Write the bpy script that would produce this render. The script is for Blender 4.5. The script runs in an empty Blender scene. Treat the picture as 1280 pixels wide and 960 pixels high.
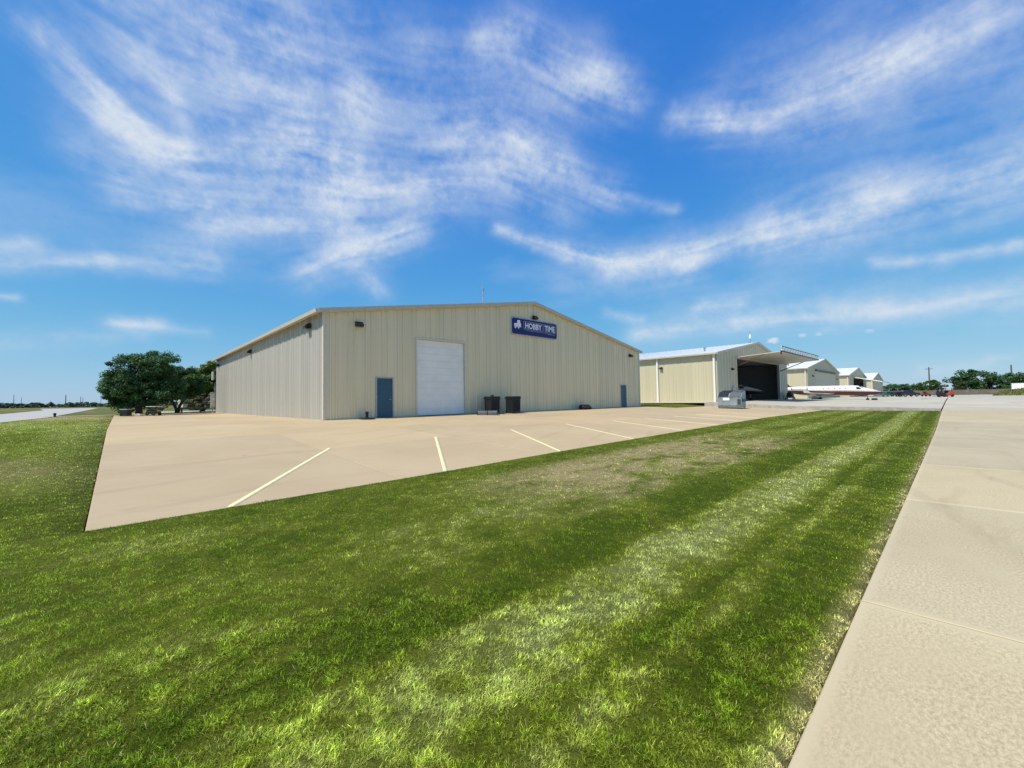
import bpy, bmesh, math, random
import numpy as np
from mathutils import Vector, Matrix

sc = bpy.context.scene
COL = sc.collection
random.seed(7)
rng = np.random.default_rng(11)
R = math.radians

# ------------------------------------------------------------------ camera
cam_d = bpy.data.cameras.new("camera"); cam = bpy.data.objects.new("camera", cam_d); COL.objects.link(cam)
cam_d.sensor_width = 36; cam_d.lens = 36 * 520 / 1280; cam_d.clip_end = 20000; cam_d.clip_start = .05
_a, _p, _r = R(46.6), R(2.17), R(.905)
fw = Vector((math.cos(_a)*math.cos(_p), math.sin(_a)*math.cos(_p), math.sin(_p)))
r0 = Vector((math.sin(_a), -math.cos(_a), 0)); u0 = r0.cross(fw)
rt = r0*math.cos(_r) - u0*math.sin(_r); up = u0*math.cos(_r) + r0*math.sin(_r)
cam.matrix_world = Matrix(((rt.x, up.x, -fw.x, 0), (rt.y, up.y, -fw.y, 0), (rt.z, up.z, -fw.z, 1.6), (0, 0, 0, 1)))
sc.camera = cam
sc.view_settings.view_transform = 'Standard'; sc.view_settings.look = 'None'
sc.view_settings.exposure = .38; sc.view_settings.gamma = 1
sc.cycles.max_bounces = 6; sc.cycles.transparent_max_bounces = 8

# ------------------------------------------------------------------ sun and sky
SUN_EL, SUN_DIR2 = R(57), (-.99, .12)
sdir = Vector((SUN_DIR2[0]*math.cos(SUN_EL), SUN_DIR2[1]*math.cos(SUN_EL), math.sin(SUN_EL))).normalized()
sun_d = bpy.data.lights.new("sun", 'SUN'); sun_d.energy = 3.9; sun_d.angle = R(.53); sun_d.color = (1, .935, .82)
sun = bpy.data.objects.new("sun", sun_d); COL.objects.link(sun)
sun.rotation_euler = sdir.to_track_quat('Z', 'Y').to_euler(); sun.location = (0, 0, 60)

world = bpy.data.worlds.new("World"); sc.world = world; world.use_nodes = True
wt = world.node_tree; wt.nodes.clear()
SKY_STRENGTH = .105

class NT:
    """small helper that writes node trees"""
    def __init__(s, tree): s.t = tree; s.L = tree.links
    def n(s, typ, **kw):
        nd = s.t.nodes.new(typ)
        for k, v in kw.items(): setattr(nd, k, v)
        return nd
    def put(s, sock, v):
        if isinstance(v, bpy.types.NodeSocket): s.L.new(v, sock)
        elif v is not None: sock.default_value = v
    def m(s, op, a, b=None, c=None, clamp=False):
        nd = s.n('ShaderNodeMath', operation=op, use_clamp=clamp)
        for i, v in enumerate((a, b, c)):
            if v is not None: s.put(nd.inputs[i], v)
        return nd.outputs[0]
    def vm(s, op, a, b=None, c=None, scale=None, out=0):
        nd = s.n('ShaderNodeVectorMath', operation=op)
        for i, v in enumerate((a, b, c)):
            if v is not None: s.put(nd.inputs[i], v)
        if scale is not None: s.put(nd.inputs['Scale'], scale)
        return nd.outputs[out]
    def mix(s, f, a, b, blend='MIX'):
        nd = s.n('ShaderNodeMix', data_type='RGBA', blend_type=blend)
        s.put(nd.inputs[0], f); s.put(nd.inputs[6], a); s.put(nd.inputs[7], b)
        return nd.outputs[2]
    def noise(s, vec, scale, detail=3, rough=.55, dist=0., out=0):
        nd = s.n('ShaderNodeTexNoise')
        s.put(nd.inputs['Vector'], vec); s.put(nd.inputs['Scale'], scale); s.put(nd.inputs['Detail'], detail)
        s.put(nd.inputs['Roughness'], rough); s.put(nd.inputs['Distortion'], dist)
        return nd.outputs[out]
    def ramp(s, v, a, b, lo=0., hi=1., kind='SMOOTHSTEP'):
        nd = s.n('ShaderNodeMapRange', interpolation_type=kind)
        s.put(nd.inputs[0], v)
        for i, x in enumerate((a, b, lo, hi)): s.put(nd.inputs[i+1], x)
        return nd.outputs[0]
    def xyz(s, x, y, z=0.):
        nd = s.n('ShaderNodeCombineXYZ')
        for i, v in enumerate((x, y, z)): s.put(nd.inputs[i], v)
        return nd.outputs[0]
    def sep(s, v):
        nd = s.n('ShaderNodeSeparateXYZ'); s.put(nd.inputs[0], v); return nd.outputs

# cirrus streaks: great-arc segments (azimuth, elevation, azimuth, elevation, half width, density), degrees
STREAKS = [(96.3,31.2,94.3,30.3,0.78,0.5),(94.3,30.3,92.4,28.8,0.83,0.5),(92.4,28.8,90.3,27.0,0.97,0.75),(90.3,27.0,87.8,25.4,0.99,0.75),(87.8,25.4,84.8,26.0,0.95,0.75),(89.5,32.4,86.6,31.0,0.76,0.4),(86.6,31.0,85.6,29.3,0.78,0.4),(88.7,36.9,80.1,37.6,3.7,0.3),(80.1,37.6,71.5,38.6,3.76,0.3),(86.0,34.4,75.9,34.2,4.09,0.3),(75.9,34.2,63.6,35.1,4.13,0.3),(93.1,24.0,89.7,23.1,1.0,0.35),(85.2,25.9,80.0,28.7,0.93,0.45),(76.3,27.4,72.8,29.6,1.17,0.7),(72.8,29.6,68.6,28.5,1.41,0.7),(72.8,27.7,69.6,25.8,2.06,0.55),(90.2,20.8,83.0,20.7,1.12,0.6),(83.0,20.7,69.6,21.4,1.2,0.6),(83.7,23.7,71.4,25.1,2.66,0.45),(68.6,26.0,55.1,27.9,2.3,0.6),(67.6,35.4,66.1,34.0,1.26,0.5),(55.0,33.2,48.3,34.6,2.59,0.5),(51.7,30.4,46.1,29.2,2.49,0.45),(73.2,15.7,67.6,19.1,1.14,0.7),(67.6,19.1,61.6,21.6,1.23,0.7),(67.6,18.6,64.2,14.2,0.89,0.45),(63.6,20.6,58.4,22.0,1.13,0.35),(97.8,14.2,95.5,14.7,0.45,0.5),(97.8,12.5,91.3,14.2,0.55,0.5),(91.3,14.2,82.8,15.3,0.65,0.5),(87.0,16.1,82.8,16.4,0.9,0.35),(97.7,9.6,96.6,9.5,0.25,0.5),(90.3,7.9,86.9,8.4,0.5,0.6),(86.9,8.3,82.8,8.1,0.4,0.25),(97.6,5.5,88.2,7.2,0.7,0.25),(59.3,40.5,50.4,40.4,1.53,0.3),(50.9,41.8,43.5,42.0,0.9,0.5),(44.7,41.1,37.0,37.1,2.21,0.5),(39.1,38.7,29.5,36.0,1.46,0.45),(33.7,37.5,31.1,36.1,1.1,0.5),(24.1,32.4,19.0,31.1,0.96,0.6),(19.0,31.1,14.7,30.0,0.95,0.6),(12.3,30.3,6.5,30.4,1.04,0.6),(6.5,30.4,3.3,30.6,1.01,0.6),(4.8,30.7,0.9,30.9,1.04,0.6),(0.9,30.9,-3.1,30.9,0.93,0.6),(14.7,32.1,3.8,32.2,2.64,0.25),(10.9,28.8,-5.4,25.7,2.46,0.25),(-0.7,30.1,-5.6,30.8,1.49,0.4),(46.0,33.4,39.4,29.8,1.31,0.6),(39.4,29.8,33.0,26.1,1.25,0.6),(33.0,26.1,24.9,23.1,0.52,0.35),(46.1,30.0,39.5,24.8,1.98,0.3),(47.9,22.5,39.6,19.5,0.54,0.7),(39.6,19.5,33.2,17.4,0.6,0.95),(33.2,17.5,23.2,17.5,1.1,0.95),(23.2,17.5,14.4,18.9,1.04,0.7),(14.4,18.9,5.7,19.6,1.43,0.65),(5.7,19.6,-5.1,19.4,1.27,0.65),(12.8,17.9,-5.0,17.8,2.16,0.45),(5.3,13.1,0.1,12.5,0.4,0.55),(0.1,12.5,-4.8,12.3,0.35,0.55),(33.9,11.2,28.8,10.4,0.4,0.4),(22.4,11.0,18.0,10.9,0.55,0.6),(29.3,8.5,18.1,9.0,0.8,0.55),(18.1,9.0,4.8,8.7,0.7,0.55),(4.8,8.7,-4.6,8.8,0.6,0.55),(19.7,10.5,-4.6,7.8,1.15,0.3),(39.7,15.0,23.3,14.2,1.2,0.2),(1.5,2.3,-2.6,2.5,0.4,0.35),(-2.8,3.2,-4.0,3.1,0.2,0.4)]
# the same cirrus field carried on past the frame, both ways
for i in range(26):
    _rs = random.Random(100+i)
    az = _rs.choice([_rs.uniform(102, 170), _rs.uniform(-150, -12)]); el = _rs.uniform(8, 55)
    l = _rs.uniform(5, 14); t = _rs.uniform(-.5, .5)
    STREAKS.append((az, el, az + l*math.cos(t), el + l*math.sin(t)*.5, _rs.uniform(.7, 2.6), _rs.uniform(.3, .65)))
PUFFS = [(14.3,6.45,.75,.36,1.0),(11.5,6.75,.42,.22,.7),(10.0,6.7,.35,.2,.6),(5.7,6.55,.42,.16,.6)]

W = NT(wt)
sky = W.n('ShaderNodeTexSky', sky_type='NISHITA', sun_disc=False, sun_elevation=SUN_EL,
          sun_rotation=math.atan2(sdir.x, sdir.y), altitude=600, air_density=1.0, dust_density=.35, ozone_density=2.0)
hs = W.n('ShaderNodeHueSaturation'); W.put(hs.inputs['Color'], sky.outputs[0])
W.put(hs.inputs['Saturation'], 1.25); W.put(hs.inputs['Value'], 1.0); W.put(hs.inputs['Hue'], .496)
# soft shoulder so that the bright horizon keeps its colour
skc = W.vm('DIVIDE', hs.outputs[0], W.vm('ADD', W.vm('MULTIPLY', hs.outputs[0], (.10, .246, 1.2)), (1, 1, 1)))
skc = W.vm('MULTIPLY', skc, (.74, 1.68, 7.6))
bg = W.n('ShaderNodeBackground'); W.put(bg.inputs[0], skc); W.put(bg.inputs[1], SKY_STRENGTH)
W.L.new(bg.outputs[0], W.n('ShaderNodeOutputWorld').inputs[0])

# ------------------------------------------------------------------ materials
MATS = {}
def principled(name):
    mt = bpy.data.materials.new(name); mt.use_nodes = True; t = NT(mt.node_tree)
    b = mt.node_tree.nodes['Principled BSDF']; MATS[name] = mt
    return mt, t, b
def bump(t, b, h, strength=.3, dist=.01):
    bn = t.n('ShaderNodeBump'); t.put(bn.inputs['Strength'], strength); t.put(bn.inputs['Distance'], dist)
    t.put(bn.inputs['Height'], h); t.L.new(bn.outputs[0], b.inputs['Normal'])
def mat(name, col, rough=.6, metal=0., var=.12, scale=6., spec=.4, bmp=0., grime=None):
    mt, t, b = principled(name)
    pos = t.n('ShaderNodeNewGeometry').outputs['Position']
    n1 = t.noise(pos, scale, 5, .6)
    c = t.mix(t.ramp(n1, .3, .7), tuple(x*(1-var) for x in col)+(1,), tuple(min(1, x*(1+var)) for x in col)+(1,))
    if grime:
        c = t.mix(t.m('MULTIPLY', t.ramp(t.noise(t.vm('MULTIPLY', pos, (1, 1, .25)), scale*.6, 6, .7), .52, .75), grime[3]), c, grime[:3]+(1,))
    t.put(b.inputs['Base Color'], c); b.inputs['Roughness'].default_value = rough; b.inputs['Metallic'].default_value = metal
    b.inputs['Specular IOR Level'].default_value = spec
    if bmp: bump(t, b, t.noise(pos, scale*8, 4), bmp, .01)
    return mt

def siding(name, col, streak):
    mt, t, b = principled(name)
    geo = t.n('ShaderNodeNewGeometry'); pos = geo.outputs['Position']
    rnd = t.n('ShaderNodeObjectInfo').outputs['Random']
    v = t.ramp(t.noise(t.vm('MULTIPLY', pos, (1.6, 1.6, .12)), 2.0, 6, .65), .3, .75)
    c = t.mix(v, tuple(x*.965 for x in col)+(1,), tuple(x*1.02 for x in col)+(1,))
    c = t.mix(t.m('MULTIPLY', t.ramp(t.noise(t.vm('MULTIPLY', pos, (4, 4, .35)), 2.5, 6, .7), .60, .85), .18), c, streak+(1,))
    c = t.mix(1., c, t.mix(rnd, (.95, .95, .955, 1), (1.02, 1.02, 1.01, 1)), 'MULTIPLY')
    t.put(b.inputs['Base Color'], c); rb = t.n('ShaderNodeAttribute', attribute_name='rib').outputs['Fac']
    c = t.mix(1., c, t.mix(rb, (.885, .88, .865, 1), (1.025, 1.025, 1.025, 1)), 'MULTIPLY'); t.put(b.inputs['Base Color'], c)  # rib shading put into the colour: darker roots, paler tops
    b.inputs['Roughness'].default_value = .36; b.inputs['Specular IOR Level'].default_value = .5
    bump(t, b, t.noise(pos, 1.3, 3), .25, .02)
    return mt
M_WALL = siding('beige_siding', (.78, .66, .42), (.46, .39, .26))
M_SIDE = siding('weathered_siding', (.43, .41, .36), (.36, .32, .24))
M_WALL2 = siding('cream_siding', (.58, .525, .36), (.42, .36, .24))
M_DOORTAN = mat('tan_door_paint', (.55, .49, .34), .5, var=.05)
M_TRIM = mat('trim_paint', (.64, .59, .47), .45, var=.06)
M_SLATE = mat('slate_grey_plastic', (.10, .105, .11), .55, var=.15)
M_TRIM_DK = mat('rake_trim_paint', (.54, .49, .385), .45, var=.08)
M_WHITE = mat('white_paint', (.80, .79, .74), .35, var=.05)
M_DOORWHITE = mat('white_door_steel', (.86, .83, .75), .4, var=.05, scale=1.2, grime=(.5, .48, .42, .25))
M_ROOF = mat('white_roof_metal', (.80, .81, .82), .38, .1, var=.04, scale=1.)
M_BLUE = mat('blue_door_paint', (.030, .095, .135), .42, var=.1)
M_FRAME = mat('door_frame_paint', (.40, .41, .40), .5)
M_BLACK = mat('black_plastic', (.014, .016, .018), .5, var=.25)
M_DKMETAL = mat('dark_metal', (.035, .037, .04), .4, .4)
M_GALV = mat('galvanised_steel', (.42, .44, .46), .42, .7, var=.12)
M_GREY = mat('grey_paint', (.30, .32, .33), .5, grime=(.18, .14, .1, .4))
M_DUMP = mat('dumpster_paint', (.24, .30, .32), .45, var=.15, scale=2.5, grime=(.20, .15, .11, .5))
M_DUMPDK = mat('dumpster_recess', (.05, .055, .06), .6)
M_SIGN = mat('sign_blue', (.008, .010, .115), .35, var=.06)
M_SIGNW = mat('sign_white', (.82, .84, .88), .4, var=.02)
M_SIGNB = mat('sign_border', (.45, .45, .58), .4, var=.03)
M_TYRE = mat('rubber', (.02, .02, .021), .85, var=.2)
M_ORANGE = mat('orange_red_paint', (.42, .07, .03), .4, var=.1)
M_GREEN = mat('green_paint', (.03, .16, .09), .35, var=.1)
M_REDD = mat('dull_red_paint', (.22, .045, .03), .5)
M_CARBLACK = mat('black_car_paint', (.02, .022, .028), .22, var=.1, spec=.6)
M_WOOD = mat('weathered_wood', (.145, .12, .095), .8, var=.25, scale=3., grime=(.10, .085, .07, .6))
M_POLE = mat('pole_wood', (.13, .10, .08), .85, var=.2)
M_BARK = mat('bark', (.05, .04, .032), .9, var=.35, scale=9., bmp=.6)
M_BRICK = mat('tan_wall', (.58, .50, .39), .8)
M_ROOFBR = mat('brown_roof', (.20, .11, .08), .75)
M_INSIDE = mat('hangar_interior', (.22, .23, .245), .8)
M_CONC = mat('kerb_concrete', (.36, .345, .31), .8, var=.18, scale=3., bmp=.3)
M_SOIL = mat('joint_soil', (.10, .085, .06), .95, var=.3, scale=5.)
M_PAINTY = mat('parking_line_paint', (.76, .67, .36), .7, var=.12, scale=14., grime=(.50, .40, .25, .85))
M_YELLOW = mat('red_brown_gravel', (.27, .19, .125), .9, var=.3, scale=4.)
def glass(name, col=(.01, .013, .017)):
    mt, t, b = principled(name)
    b.inputs['Base Color'].default_value = col+(1,); b.inputs['Roughness'].default_value = .06; b.inputs['Specular IOR Level'].default_value = .7
    return mt
M_GLASS = glass('dark_glass')
mt, t, b = principled('lit_tube'); b.inputs['Emission Color'].default_value = (1, .98, .9, 1); b.inputs['Emission Strength'].default_value = 1.2; M_LAMP = mt
b.inputs['Base Color'].default_value = (.8, .8, .8, 1)

def concrete(name, c1, c2, broom, stain, joints=None):
    """broom-finished concrete: flecks, wear patches, hairline stains and a smooth tooled margin at the joints"""
    mt, t, b = principled(name)
    pos = t.n('ShaderNodeNewGeometry').outputs['Position']; rnd = t.n('ShaderNodeObjectInfo').outputs['Random']
    big = t.ramp(t.noise(pos, .35, 6, .62, .4), .32, .68)
    c = t.mix(big, c1+(1,), c2+(1,))
    fl = t.noise(t.vm('MULTIPLY', pos, (28, 50, 30)), 1., 5, .72)
    fl2 = t.noise(t.vm('MULTIPLY', pos, (80, 130, 90)), 1., 3, .7)
    fleck = t.m('ADD', t.m('MULTIPLY', fl, .65), t.m('MULTIPLY', fl2, .35))
    patch = t.ramp(t.noise(pos, 1.1, 4, .6, .6), .38, .62, .35, 1.)
    amt = t.m('MULTIPLY', patch, broom)
    if joints:
        x, y, _ = t.sep(pos)
        e = None
        for v, o, s in ((x, joints[0], joints[1]), (y, joints[2], joints[3])):
            f = t.m('SUBTRACT', .5, t.m('ABSOLUTE', t.m('SUBTRACT', t.m('FRACT', t.m('DIVIDE', t.m('SUBTRACT', v, o), s)), .5)))
            f = t.m('MULTIPLY', f, s)
            e = f if e is None else t.m('MINIMUM', e, f)
        e = t.m('ADD', e, t.m('MULTIPLY', t.m('SUBTRACT', t.noise(pos, 6., 3), .5), .05))
        marg = t.ramp(e, .03, .10, 1., 0.)
        amt = t.m('MULTIPLY', amt, t.m('SUBTRACT', 1., marg))
        c = t.mix(t.m('MULTIPLY', marg, .5), c, tuple(min(1, q*1.10) for q in c2)+(1,))
    lo = t.mix(1., c, (.66, .64, .60, 1), 'MULTIPLY'); hi = t.mix(1., c, (1.30, 1.30, 1.27, 1), 'MULTIPLY')
    c = t.mix(amt, c, t.mix(t.ramp(fleck, .36, .64), lo, hi))
    st = t.m('MULTIPLY', t.ramp(t.noise(t.vm('MULTIPLY', pos, (.25, 1.2, 1)), .8, 7, .68, 1.2), .55, .78), stain[3])
    c = t.mix(st, c, stain[:3]+(1,))
    # faint tyre tracks
    wv = t.n('ShaderNodeTexWave', wave_type='RINGS', rings_direction='Z'); t.put(wv.inputs['Vector'], t.vm('ADD', pos, (9., -58., 0))); t.put(wv.inputs['Scale'], .19); t.put(wv.inputs['Distortion'], 1.2); t.put(wv.inputs['Detail Scale'], .3)
    ty = t.m('MULTIPLY', t.m('MULTIPLY', t.ramp(wv.outputs[1], .93, .99), t.ramp(t.noise(pos, .16, 3), .45, .62)), .13)
    c = t.mix(ty, c, (.20, .16, .11, 1))
    spots = t.m('MULTIPLY', t.ramp(t.noise(pos, 2.3, 2, .4), .74, .80), .3)
    c = t.mix(spots, c, (.16, .13, .10, 1))
    c = t.mix(1., c, t.mix(rnd, (.90, .91, .94, 1), (1.05, 1.035, .985, 1)), 'MULTIPLY')
    t.put(b.inputs['Base Color'], c); b.inputs['Roughness'].default_value = .82; b.inputs['Specular IOR Level'].default_value = .25
    bump(t, b, fleck, .45, .006)
    return mt
M_PAVE = concrete('pavement_concrete', (.445, .37, .235), (.495, .42, .275), .74, (.35, .265, .16, .55), (4.22, 4.5, .56, 4.5))
M_LOT = concrete('parking_concrete', (.45, .345, .205), (.495, .385, .235), .12, (.36, .265, .165, .7))
M_APRON = concrete('apron_concrete', (.44, .405, .315), (.505, .47, .375), .2, (.30, .29, .27, .5))
M_TAXI = concrete('taxiway_concrete', (.39, .38, .345), (.45, .435, .40), .1, (.30, .29, .27, .4))

# ------------------------------------------------------------------ terrain heights
def zl(u): return np.interp(u, [0, 5, 10, 18, 28, 44], [0, .05, .13, .22, .3, .28])
def zp(u): return np.interp(u, [-5000, 25, 44, 70, 120], [0, 0, .40, .62, .72])
def zslab(u, v):
    tt = np.clip((v-7.7)/13.3, 0, 1); return zl(u)*(1-tt) + .75*tt
def zapron(u, v):
    a = np.interp(v, [-40, .6, 4, 9.3, 11.85, 17.3], [.45, .45, .55, .62, .76, .98])
    return a + (np.clip(zp(u)-.40, 0, 1) * np.clip((4-v)/4, 0, 1)) + np.clip((u-44)/40, 0, 1)*np.clip((12-v)/12, 0, 1)*.08
def zlawn(u, v):
    tt = np.clip((v-.56)/(7.7-.56), 0, 1)
    return (np.minimum(zp(u), .30)*(1-tt) + zl(u)*tt) - .012 + .016*np.clip((v-7.2)/.5, 0, 1)
def H(u, v):
    u = np.asarray(u, float); v = np.asarray(v, float)
    lawn = zlawn(np.clip(u, 0, 44), np.clip(v, .56, 7.7))
    back = zslab(np.clip(u, -1e5, 44), v) - .02
    z = np.where(v <= 7.7, lawn, back)
    z = np.where((u > 36) & (v > 16.5), z + np.clip((u-38)/10, 0, 1)*np.clip((v-16.5)/3, 0, 1)*.22, z)
    far = np.clip((np.hypot(u, v)-250)/300, 0, 1)
    z = z*(1-far) + .66*far
    return z
def Hbase(u, v):
    """the terrain sheet: sunk under everything that is paved"""
    z = H(u, v)
    z = np.where((v < .56), np.minimum(z, zp(u)) - .25, z)
    z = np.where((u > -.3) & (u < 44) & (v > 7.7) & (v < 17.5), z - .25, z)
    z = np.where((u > -.3) & (u < 37.4) & (v > 7.7) & (v < 52.2), z - .25, z)
    z = np.where((u > 44) & (v < 17.4), np.minimum(z, .4) - .35, z)
    return z

# ------------------------------------------------------------------ object helpers
def link(o, parent=None):
    COL.objects.link(o)
    if parent: o.parent = parent
    return o
def tag(o, label=None, cat=None, group=None, kind=None):
    if label: o['label'] = label
    if cat: o['category'] = cat
    if group: o['group'] = group
    if kind: o['kind'] = kind
    return o
def thing(name, label, cat, loc=(0, 0, 0), rz=0., group=None):
    o = bpy.data.objects.new(name, None); COL.objects.link(o); o.empty_display_size = .3
    o.location = loc; o.rotation_euler = (0, 0, rz)
    return tag(o, label, cat, group)
def np_mesh(name, verts, faces, m=None, parent=None, smooth=False):
    """verts (n,3), faces (k,3 or 4) arrays"""
    me = bpy.data.meshes.new(name)
    verts = np.asarray(verts, np.float32); faces = np.asarray(faces, np.int32)
    k = faces.shape[1]
    me.vertices.add(len(verts)); me.vertices.foreach_set('co', verts.ravel())
    me.loops.add(faces.size); me.loops.foreach_set('vertex_index', faces.ravel())
    me.polygons.add(len(faces)); me.polygons.foreach_set('loop_start', np.arange(len(faces), dtype=np.int32)*k)
    me.polygons.foreach_set('loop_total', np.full(len(faces), k, np.int32))
    if smooth: me.polygons.foreach_set('use_smooth', np.ones(len(faces), bool))
    me.update(calc_edges=True)
    o = bpy.data.objects.new(name, me)
    if m: me.materials.append(m)
    return link(o, parent)
class MB:
    """collects shapes, links them as one mesh"""
    def __init__(s): s.b = bmesh.new()
    def box(s, lo, hi, bev=0., mt=None):
        lo = Vector(lo); hi = Vector(hi); c = (lo+hi)/2; d = hi-lo
        r = bmesh.ops.create_cube(s.b, size=1, matrix=(mt or Matrix()) @ Matrix.Translation(c) @ Matrix.Diagonal((*d, 1)))
        if bev:
            es = list({e for v in r['verts'] for e in v.link_edges})
            bmesh.ops.bevel(s.b, geom=es, offset=bev, segments=2, affect='EDGES', profile=.5)
        return s
    def hull(s, pts):
        vs = [s.b.verts.new(p) for p in pts]; bmesh.ops.convex_hull(s.b, input=vs); return s
    def prism(s, poly, ax, a, b):
        """poly: 2D outline in the two axes other than ax, extruded a..b along ax"""
        def P(p, q): 
            l = [p[0], p[1]]; l.insert(ax, q); return l
        n = len(poly); A = [s.b.verts.new(P(p, a)) for p in poly]; B = [s.b.verts.new(P(p, b)) for p in poly]
        s.b.faces.new(A); s.b.faces.new(B[::-1])
        for i in range(n): s.b.faces.new((A[i], B[i], B[(i+1) % n], A[(i+1) % n]))
        return s
    def tube(s, pts, rad, n=8, cap=True):
        pts = [Vector(p) for p in pts]; rad = [rad]*len(pts) if np.isscalar(rad) else rad
        rings = []
        for i, p in enumerate(pts):
            t = (pts[min(i+1, len(pts)-1)]-pts[max(i-1, 0)]).normalized()
            x = t.orthogonal().normalized() if i == 0 else (px - t*px.dot(t)).normalized()
            px = x; y = t.cross(x)
            rings.append([s.b.verts.new(p + (x*math.cos(k*2*math.pi/n)+y*math.sin(k*2*math.pi/n))*rad[i]) for k in range(n)])
        for A, B in zip(rings, rings[1:]):
            for k in range(n): s.b.faces.new((A[k], A[(k+1) % n], B[(k+1) % n], B[k]))
        if cap: s.b.faces.new(rings[0][::-1]); s.b.faces.new(rings[-1])
        return s
    def loft(s, rings, cap=True):
        R_ = [[s.b.verts.new(p) for p in r] for r in rings]; n = len(R_[0])
        for A, B in zip(R_, R_[1:]):
            for k in range(n): s.b.faces.new((A[k], A[(k+1) % n], B[(k+1) % n], B[k]))
        if cap: s.b.faces.new(R_[0][::-1]); s.b.faces.new(R_[-1])
        return s
    def lathe(s, prof, c=(0, 0, 0), n=14, axis='Z'):
        c = Vector(c); rings = []
        for r_, z in prof:
            ring = []
            for k in range(n):
                a = k*2*math.pi/n; p = (r_*math.cos(a), r_*math.sin(a), z)
                if axis == 'Y': p = (p[0], p[2], p[1])
                if axis == 'X': p = (p[2], p[0], p[1])
                ring.append(c+Vector(p))
            rings.append(ring)
        return s.loft(rings)
    def build(s, name, m, parent=None, smooth=False):
        bmesh.ops.recalc_face_normals(s.b, faces=s.b.faces)
        me = bpy.data.meshes.new(name); s.b.to_mesh(me); s.b.free()
        if m: me.materials.append(m)
        if smooth:
            for p in me.polygons: p.use_smooth = True
            try: me.set_sharp_from_angle(angle=R(40))
            except Exception: pass
        return link(bpy.data.objects.new(name, me), parent)
def kids(o): return [c for c in bpy.data.objects if c.parent == o]
def copy_tree(o, parent=None, cache=None):
    c = o.copy(); COL.objects.link(c)
    if parent: c.parent = parent
    for ch in kids(o): copy_tree(ch, c)
    return c

# ------------------------------------------------------------------ smooth value noise for lawn colour
def vnoise(x, y, seed=0):
    xi = np.floor(x).astype(np.int64); yi = np.floor(y).astype(np.int64); fx = x-xi; fy = y-yi
    fx = fx*fx*(3-2*fx); fy = fy*fy*(3-2*fy)
    def h(a, b):
        n = (a*374761393 + b*668265263 + seed*974634777) & 0x7fffffff
        n = ((n ^ (n >> 13))*1274126177) & 0x7fffffff
        return ((n ^ (n >> 16)) & 0xffff)/65535.
    return (h(xi, yi)*(1-fx)+h(xi+1, yi)*fx)*(1-fy) + (h(xi, yi+1)*(1-fx)+h(xi+1, yi+1)*fx)*fy
def fbm(x, y, seed=0, oct=4):
    s = 0; a = .5; t_ = 0
    for i in range(oct):
        s = s + a*vnoise(x*2**i, y*2**i, seed+i); t_ += a; a *= .55
    return s/t_
def sstep(a, b, x):
    q = np.clip((x-a)/(b-a), 0, 1); return q*q*(3-2*q)
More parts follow.
